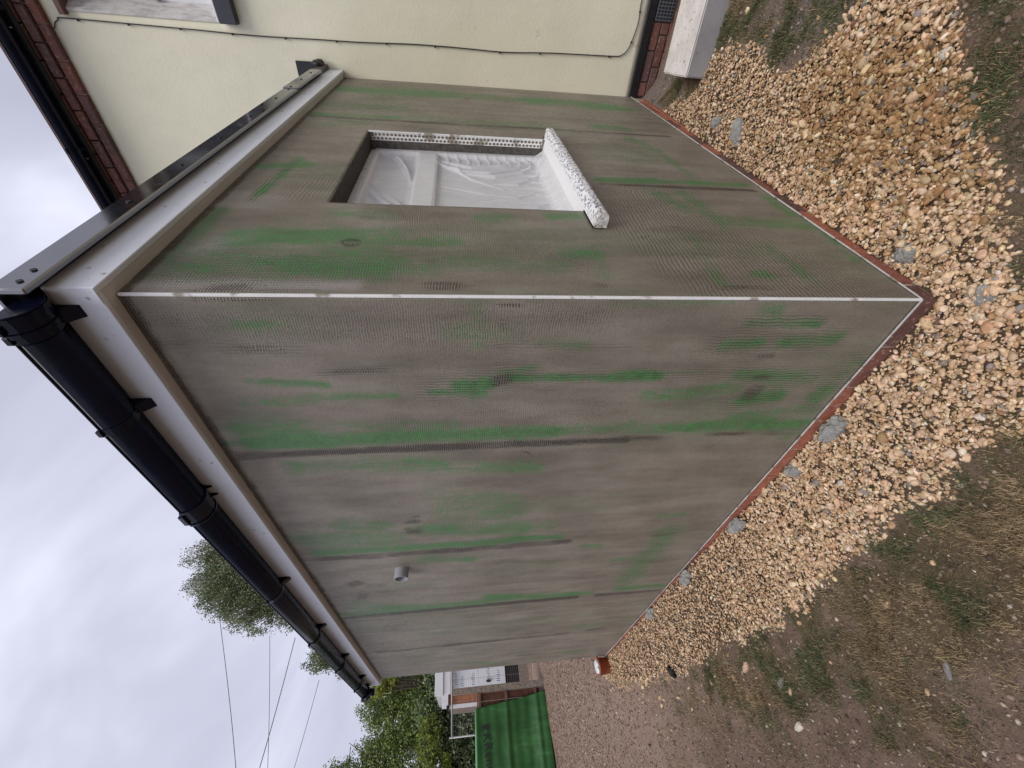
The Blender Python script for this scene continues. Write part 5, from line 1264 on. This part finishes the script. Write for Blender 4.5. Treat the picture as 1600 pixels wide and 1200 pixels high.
# ------------------------------------------------------------------ trees, ivy and wires
def foliage(name, parent, blobs, nleaf, size, cols, seed, droop=0.0, clump=26, spread=0.33, mat='leaf'):
    r_ = np.random.default_rng(seed)
    P = []; C = []
    tot = sum(b[3] * b[4] * b[5] for b in blobs) ** 1.0
    for (cx, cy, cz, rx, ry, rz) in blobs:
        m_ = int(nleaf * (rx * ry * rz) / tot)
        nc = max(6, m_ // clump)
        d = r_.normal(size=(nc, 3)); d /= np.linalg.norm(d, axis=1)[:, None]
        rad_ = r_.uniform(0.35, 1.0, nc) ** 0.55
        cen = d * rad_[:, None] * np.array([rx, ry, rz])
        cen[:, 2] -= droop * (np.hypot(cen[:, 0], cen[:, 1]) / max(rx, ry)) ** 2
        tone = r_.uniform(0, 1, nc)
        who = r_.integers(0, nc, m_)
        s3 = min(rx, ry, rz) * spread
        off = np.clip(r_.normal(size=(m_, 3)), -1.7, 1.7) * s3 * 0.55 * np.array([1, 1, 0.75])
        if droop: off[:, 2] -= np.abs(r_.normal(size=m_)) * droop * 0.4
        P.append(cen[who] + off + np.array([cx, cy, cz])); C.append(np.clip(tone[who] + r_.normal(0, .18, m_), 0, 1))
    P = np.concatenate(P); C = np.concatenate(C); n = len(P)
    d1 = r_.normal(size=(n, 3)); d1[:, 2] -= 0.5 * (droop > 0); d1 /= np.linalg.norm(d1, axis=1)[:, None]
    d2 = np.cross(d1, r_.normal(size=(n, 3))); d2 /= np.linalg.norm(d2, axis=1)[:, None]
    L_ = size * r_.uniform(0.6, 1.3, n)[:, None]
    a = P; b_ = P + d1 * L_ * 0.5 + d2 * L_ * 0.28; c_ = P + d1 * L_; e_ = P + d1 * L_ * 0.5 - d2 * L_ * 0.28
    V = np.stack([a, b_, c_, e_], 1).reshape(-1, 3)
    F = (np.arange(n) * 4)[:, None] + np.array([[0, 1, 2, 3]])
    c0, c1 = np.array(cols[0]), np.array(cols[1])
    colr = c0 + (c1 - c0) * C[:, None]
    colr = colr * r_.uniform(0.75, 1.25, (n, 1))
    return np_mesh(name, V, F, M[mat], parent, False, {'Col': np.repeat(colr, 4, 0)})
def tree(base, hgt, blobs, nleaf, size, cols, label, seed, droop=0.0, tr=0.11, spread=0.33, clump=26, cat='tree', name='tree'):
    t = empty(name, base, label, cat, 'trees behind the garden')
    r_ = random.Random(seed)
    bx, by, bz = base
    m = MB()
    top = Vector((blobs[0][0], blobs[0][1], hgt * 0.86))
    pts = [Vector(base).lerp(top, k / 7) + Vector((r_.uniform(-.06, .06), r_.uniform(-.06, .06), 0)) * (k > 0) for k in range(8)]
    pts[0] = Vector((bx, by, bz - 0.1))
    m.tube(pts, tr, 9, True, [tr * (1 - 0.11 * k) for k in range(8)])
    for (cx, cy, cz, rx, ry, rz) in blobs:
        for k in range(16):
            s_ = r_.uniform(0.35, 0.85)
            st = Vector(base).lerp(top, s_)
            en = Vector((cx + r_.uniform(-1, 1) * rx * .8, cy + r_.uniform(-1, 1) * ry * .8, cz + r_.uniform(-.7, .9) * rz * .8))
            if en.z < st.z: en.z = st.z + 0.1
            md = st.lerp(en, .5) + Vector((0, 0, 0.15 * (en - st).length))
            m.tube([st, md, en], 0.03, 5, True, [tr * .38, tr * .22, tr * .06])
    m.build('trunk', M['bark'], t, True)
    foliage('crown', t, blobs, nleaf, size, cols, seed, droop, clump, spread)
    return t
gzf = -0.11
tree((5.6, 15.2, gzf), 10.6, [(5.25, 15.0, 9.4, 1.0, 1.0, 1.5), (4.65, 14.9, 10.0, 0.6, 0.8, 0.6), (4.2, 14.9, 9.2, 0.55, 0.7, 0.6), (3.85, 14.9, 8.6, 0.4, 0.5, 0.45), (4.6, 15.0, 8.2, 0.7, 0.8, 0.7), (4.0, 15.0, 7.6, 0.5, 0.6, 0.5), (6.1, 15.3, 9.9, 0.9, 1.0, 1.3), (5.3, 15.0, 10.8, 0.55, 0.6, 0.55), (6.3, 15.2, 11.3, 0.6, 0.6, 0.6), (4.35, 15.0, 6.9, 0.6, 0.6, 0.6), (5.4, 15.0, 6.9, 1.4, 1.3, 1.5)],
     110000, 0.060, ((0.10, 0.135, 0.058), (0.29, 0.34, 0.18)), 'tall airy silvery leaved tree showing above the middle of the black gutter', 21, 0.35, 0.14, 0.27, 34)
tree((3.1, 15.6, gzf), 7.0, [(2.95, 15.4, 6.1, 0.55, 0.6, 0.65), (2.65, 15.3, 6.5, 0.35, 0.4, 0.35), (2.45, 15.3, 5.4, 0.45, 0.5, 0.4), (2.2, 15.3, 5.0, 0.3, 0.4, 0.3), (3.4, 15.6, 5.4, 0.9, 0.9, 1.1)],
     26000, 0.06, ((0.08, 0.115, 0.045), (0.24, 0.29, 0.12)), 'small dark leaved tree just showing over the gutter near its far end', 22, 0.2, 0.09, 0.28)
tree((1.6, 16.2, gzf), 5.4, [(1.75, 16.0, 4.2, 0.6, 0.7, 0.9), (1.35, 16.0, 4.7, 0.45, 0.5, 0.45), (0.95, 16.0, 3.9, 0.7, 0.7, 0.85), (0.55, 16.0, 4.1, 0.4, 0.5, 0.45), (1.3, 16.0, 3.0, 1.2, 0.9, 0.9), (1.95, 15.9, 3.3, 0.6, 0.6, 0.9)],
     46000, 0.062, ((0.080, 0.130, 0.036), (0.33, 0.41, 0.12)), 'bushy dark green tree at the far end of the gutter, in front of the ivy', 23, 0.25, 0.10, 0.28)
tree((-0.4, 16.4, gzf), 6.6, [(-0.75, 16.2, 5.0, 0.8, 0.8, 0.9), (-0.35, 16.2, 5.7, 0.5, 0.6, 0.5), (0.25, 16.2, 4.9, 0.5, 0.6, 0.5), (0.15, 16.2, 4.3, 0.7, 0.8, 0.7), (-0.9, 16.2, 6.0, 0.5, 0.5, 0.4), (-0.3, 16.2, 3.6, 1.2, 0.9, 0.9), (-0.2, 16.1, 5.6, 0.5, 0.6, 0.6), (-1.8, 16.4, 4.9, 1.2, 1.0, 1.4)],
     50000, 0.062, ((0.080, 0.130, 0.040), (0.32, 0.40, 0.12)), 'spreading green tree with open twiggy top left of the dark bushy one', 24, 0.25, 0.12, 0.28)
tree((1.72, 15.3, gzf), 4.7, [(1.80, 15.2, 4.32, 0.26, 0.28, 0.26), (1.88, 15.2, 4.0, 0.20, 0.24, 0.3)],
     1500, 0.075, ((0.16, 0.20, 0.03), (0.33, 0.36, 0.06)), 'yellow leaved shrub tip against the far end of the extension roof', 25, 0.0, 0.04, 0.4, 20, 'shrub', 'yellow_shrub')
iv = empty('ivy_hedge', (0.5, 15.0, gzf), 'thick ivy hedge with glossy leaves behind the fence and the cabin', 'hedge', None)
bl = []
rr = np.random.default_rng(4)
for k in range(16):
    x_ = -2.6 + k * 0.36
    bl.append((x_, 15.0 + rr.uniform(-.15, .15), 0.7, 0.42, 0.35, 0.85)); bl.append((x_ + .1, 15.1 + rr.uniform(-.15, .15), 1.75, 0.42, 0.35, 0.75)); bl.append((x_, 15.2, 2.55 + rr.uniform(-.15, .25), 0.40, 0.35, 0.5))
foliage('ivy_leaves', iv, bl, 34000, 0.095, ((0.035, 0.065, 0.024), (0.29, 0.36, 0.19)), 31, 0.0, 9, 0.5)
foliage('yellow_leaves', iv, [(0.35, 14.85, 2.72, 0.62, 0.2, 0.34), (-0.3, 14.85, 2.45, 0.5, 0.2, 0.35)], 2200, 0.075, ((0.11, 0.16, 0.025), (0.30, 0.37, 0.07)), 32, 0.0, 12, 0.6)
m = MB()
for k in range(9): m.tube([(-2.5 + k * 0.7, 15.15, -0.2), (-2.4 + k * 0.7, 15.2, 1.4), (-2.55 + k * 0.7, 15.2, 2.6)], 0.04, 6, True, [.05, .035, .015])
m.build('stems', M['bark'], iv, True)
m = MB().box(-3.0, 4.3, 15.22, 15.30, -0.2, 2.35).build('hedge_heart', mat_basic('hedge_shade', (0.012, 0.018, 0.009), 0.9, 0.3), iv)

for i, (A, B_, lab) in enumerate((
    ((5.78, 12.256), (-6.0, 7.2), 'topmost overhead wire crossing the cloudy sky left of the tall tree'),
    ((4.98, 10.06), (-6.0, 7.6), 'faint overhead wire second from the top, ending behind the tall tree'),
    ((4.90, 9.08), (-6.0, 10.1), 'dark overhead wire that crosses the fainter one below the tall tree'),
    ((3.30, 7.80), (-6.0, 9.5), 'lowest overhead wire, rising out of the small dark tree'))):
    pts = []
    for k in range(25):
        t = k / 24
        pts.append((A[0] + (B_[0] - A[0]) * t, 20 + 0.3 * i, A[1] + (B_[1] - A[1]) * t - 0.25 * math.sin(math.pi * t)))
    w_ = MB().tube(pts, (0.011, 0.009, 0.014, 0.009)[i], 6).build('overhead_wire', M['wire'], None, True)
    tag(w_, lab, 'wire', 'overhead wires')
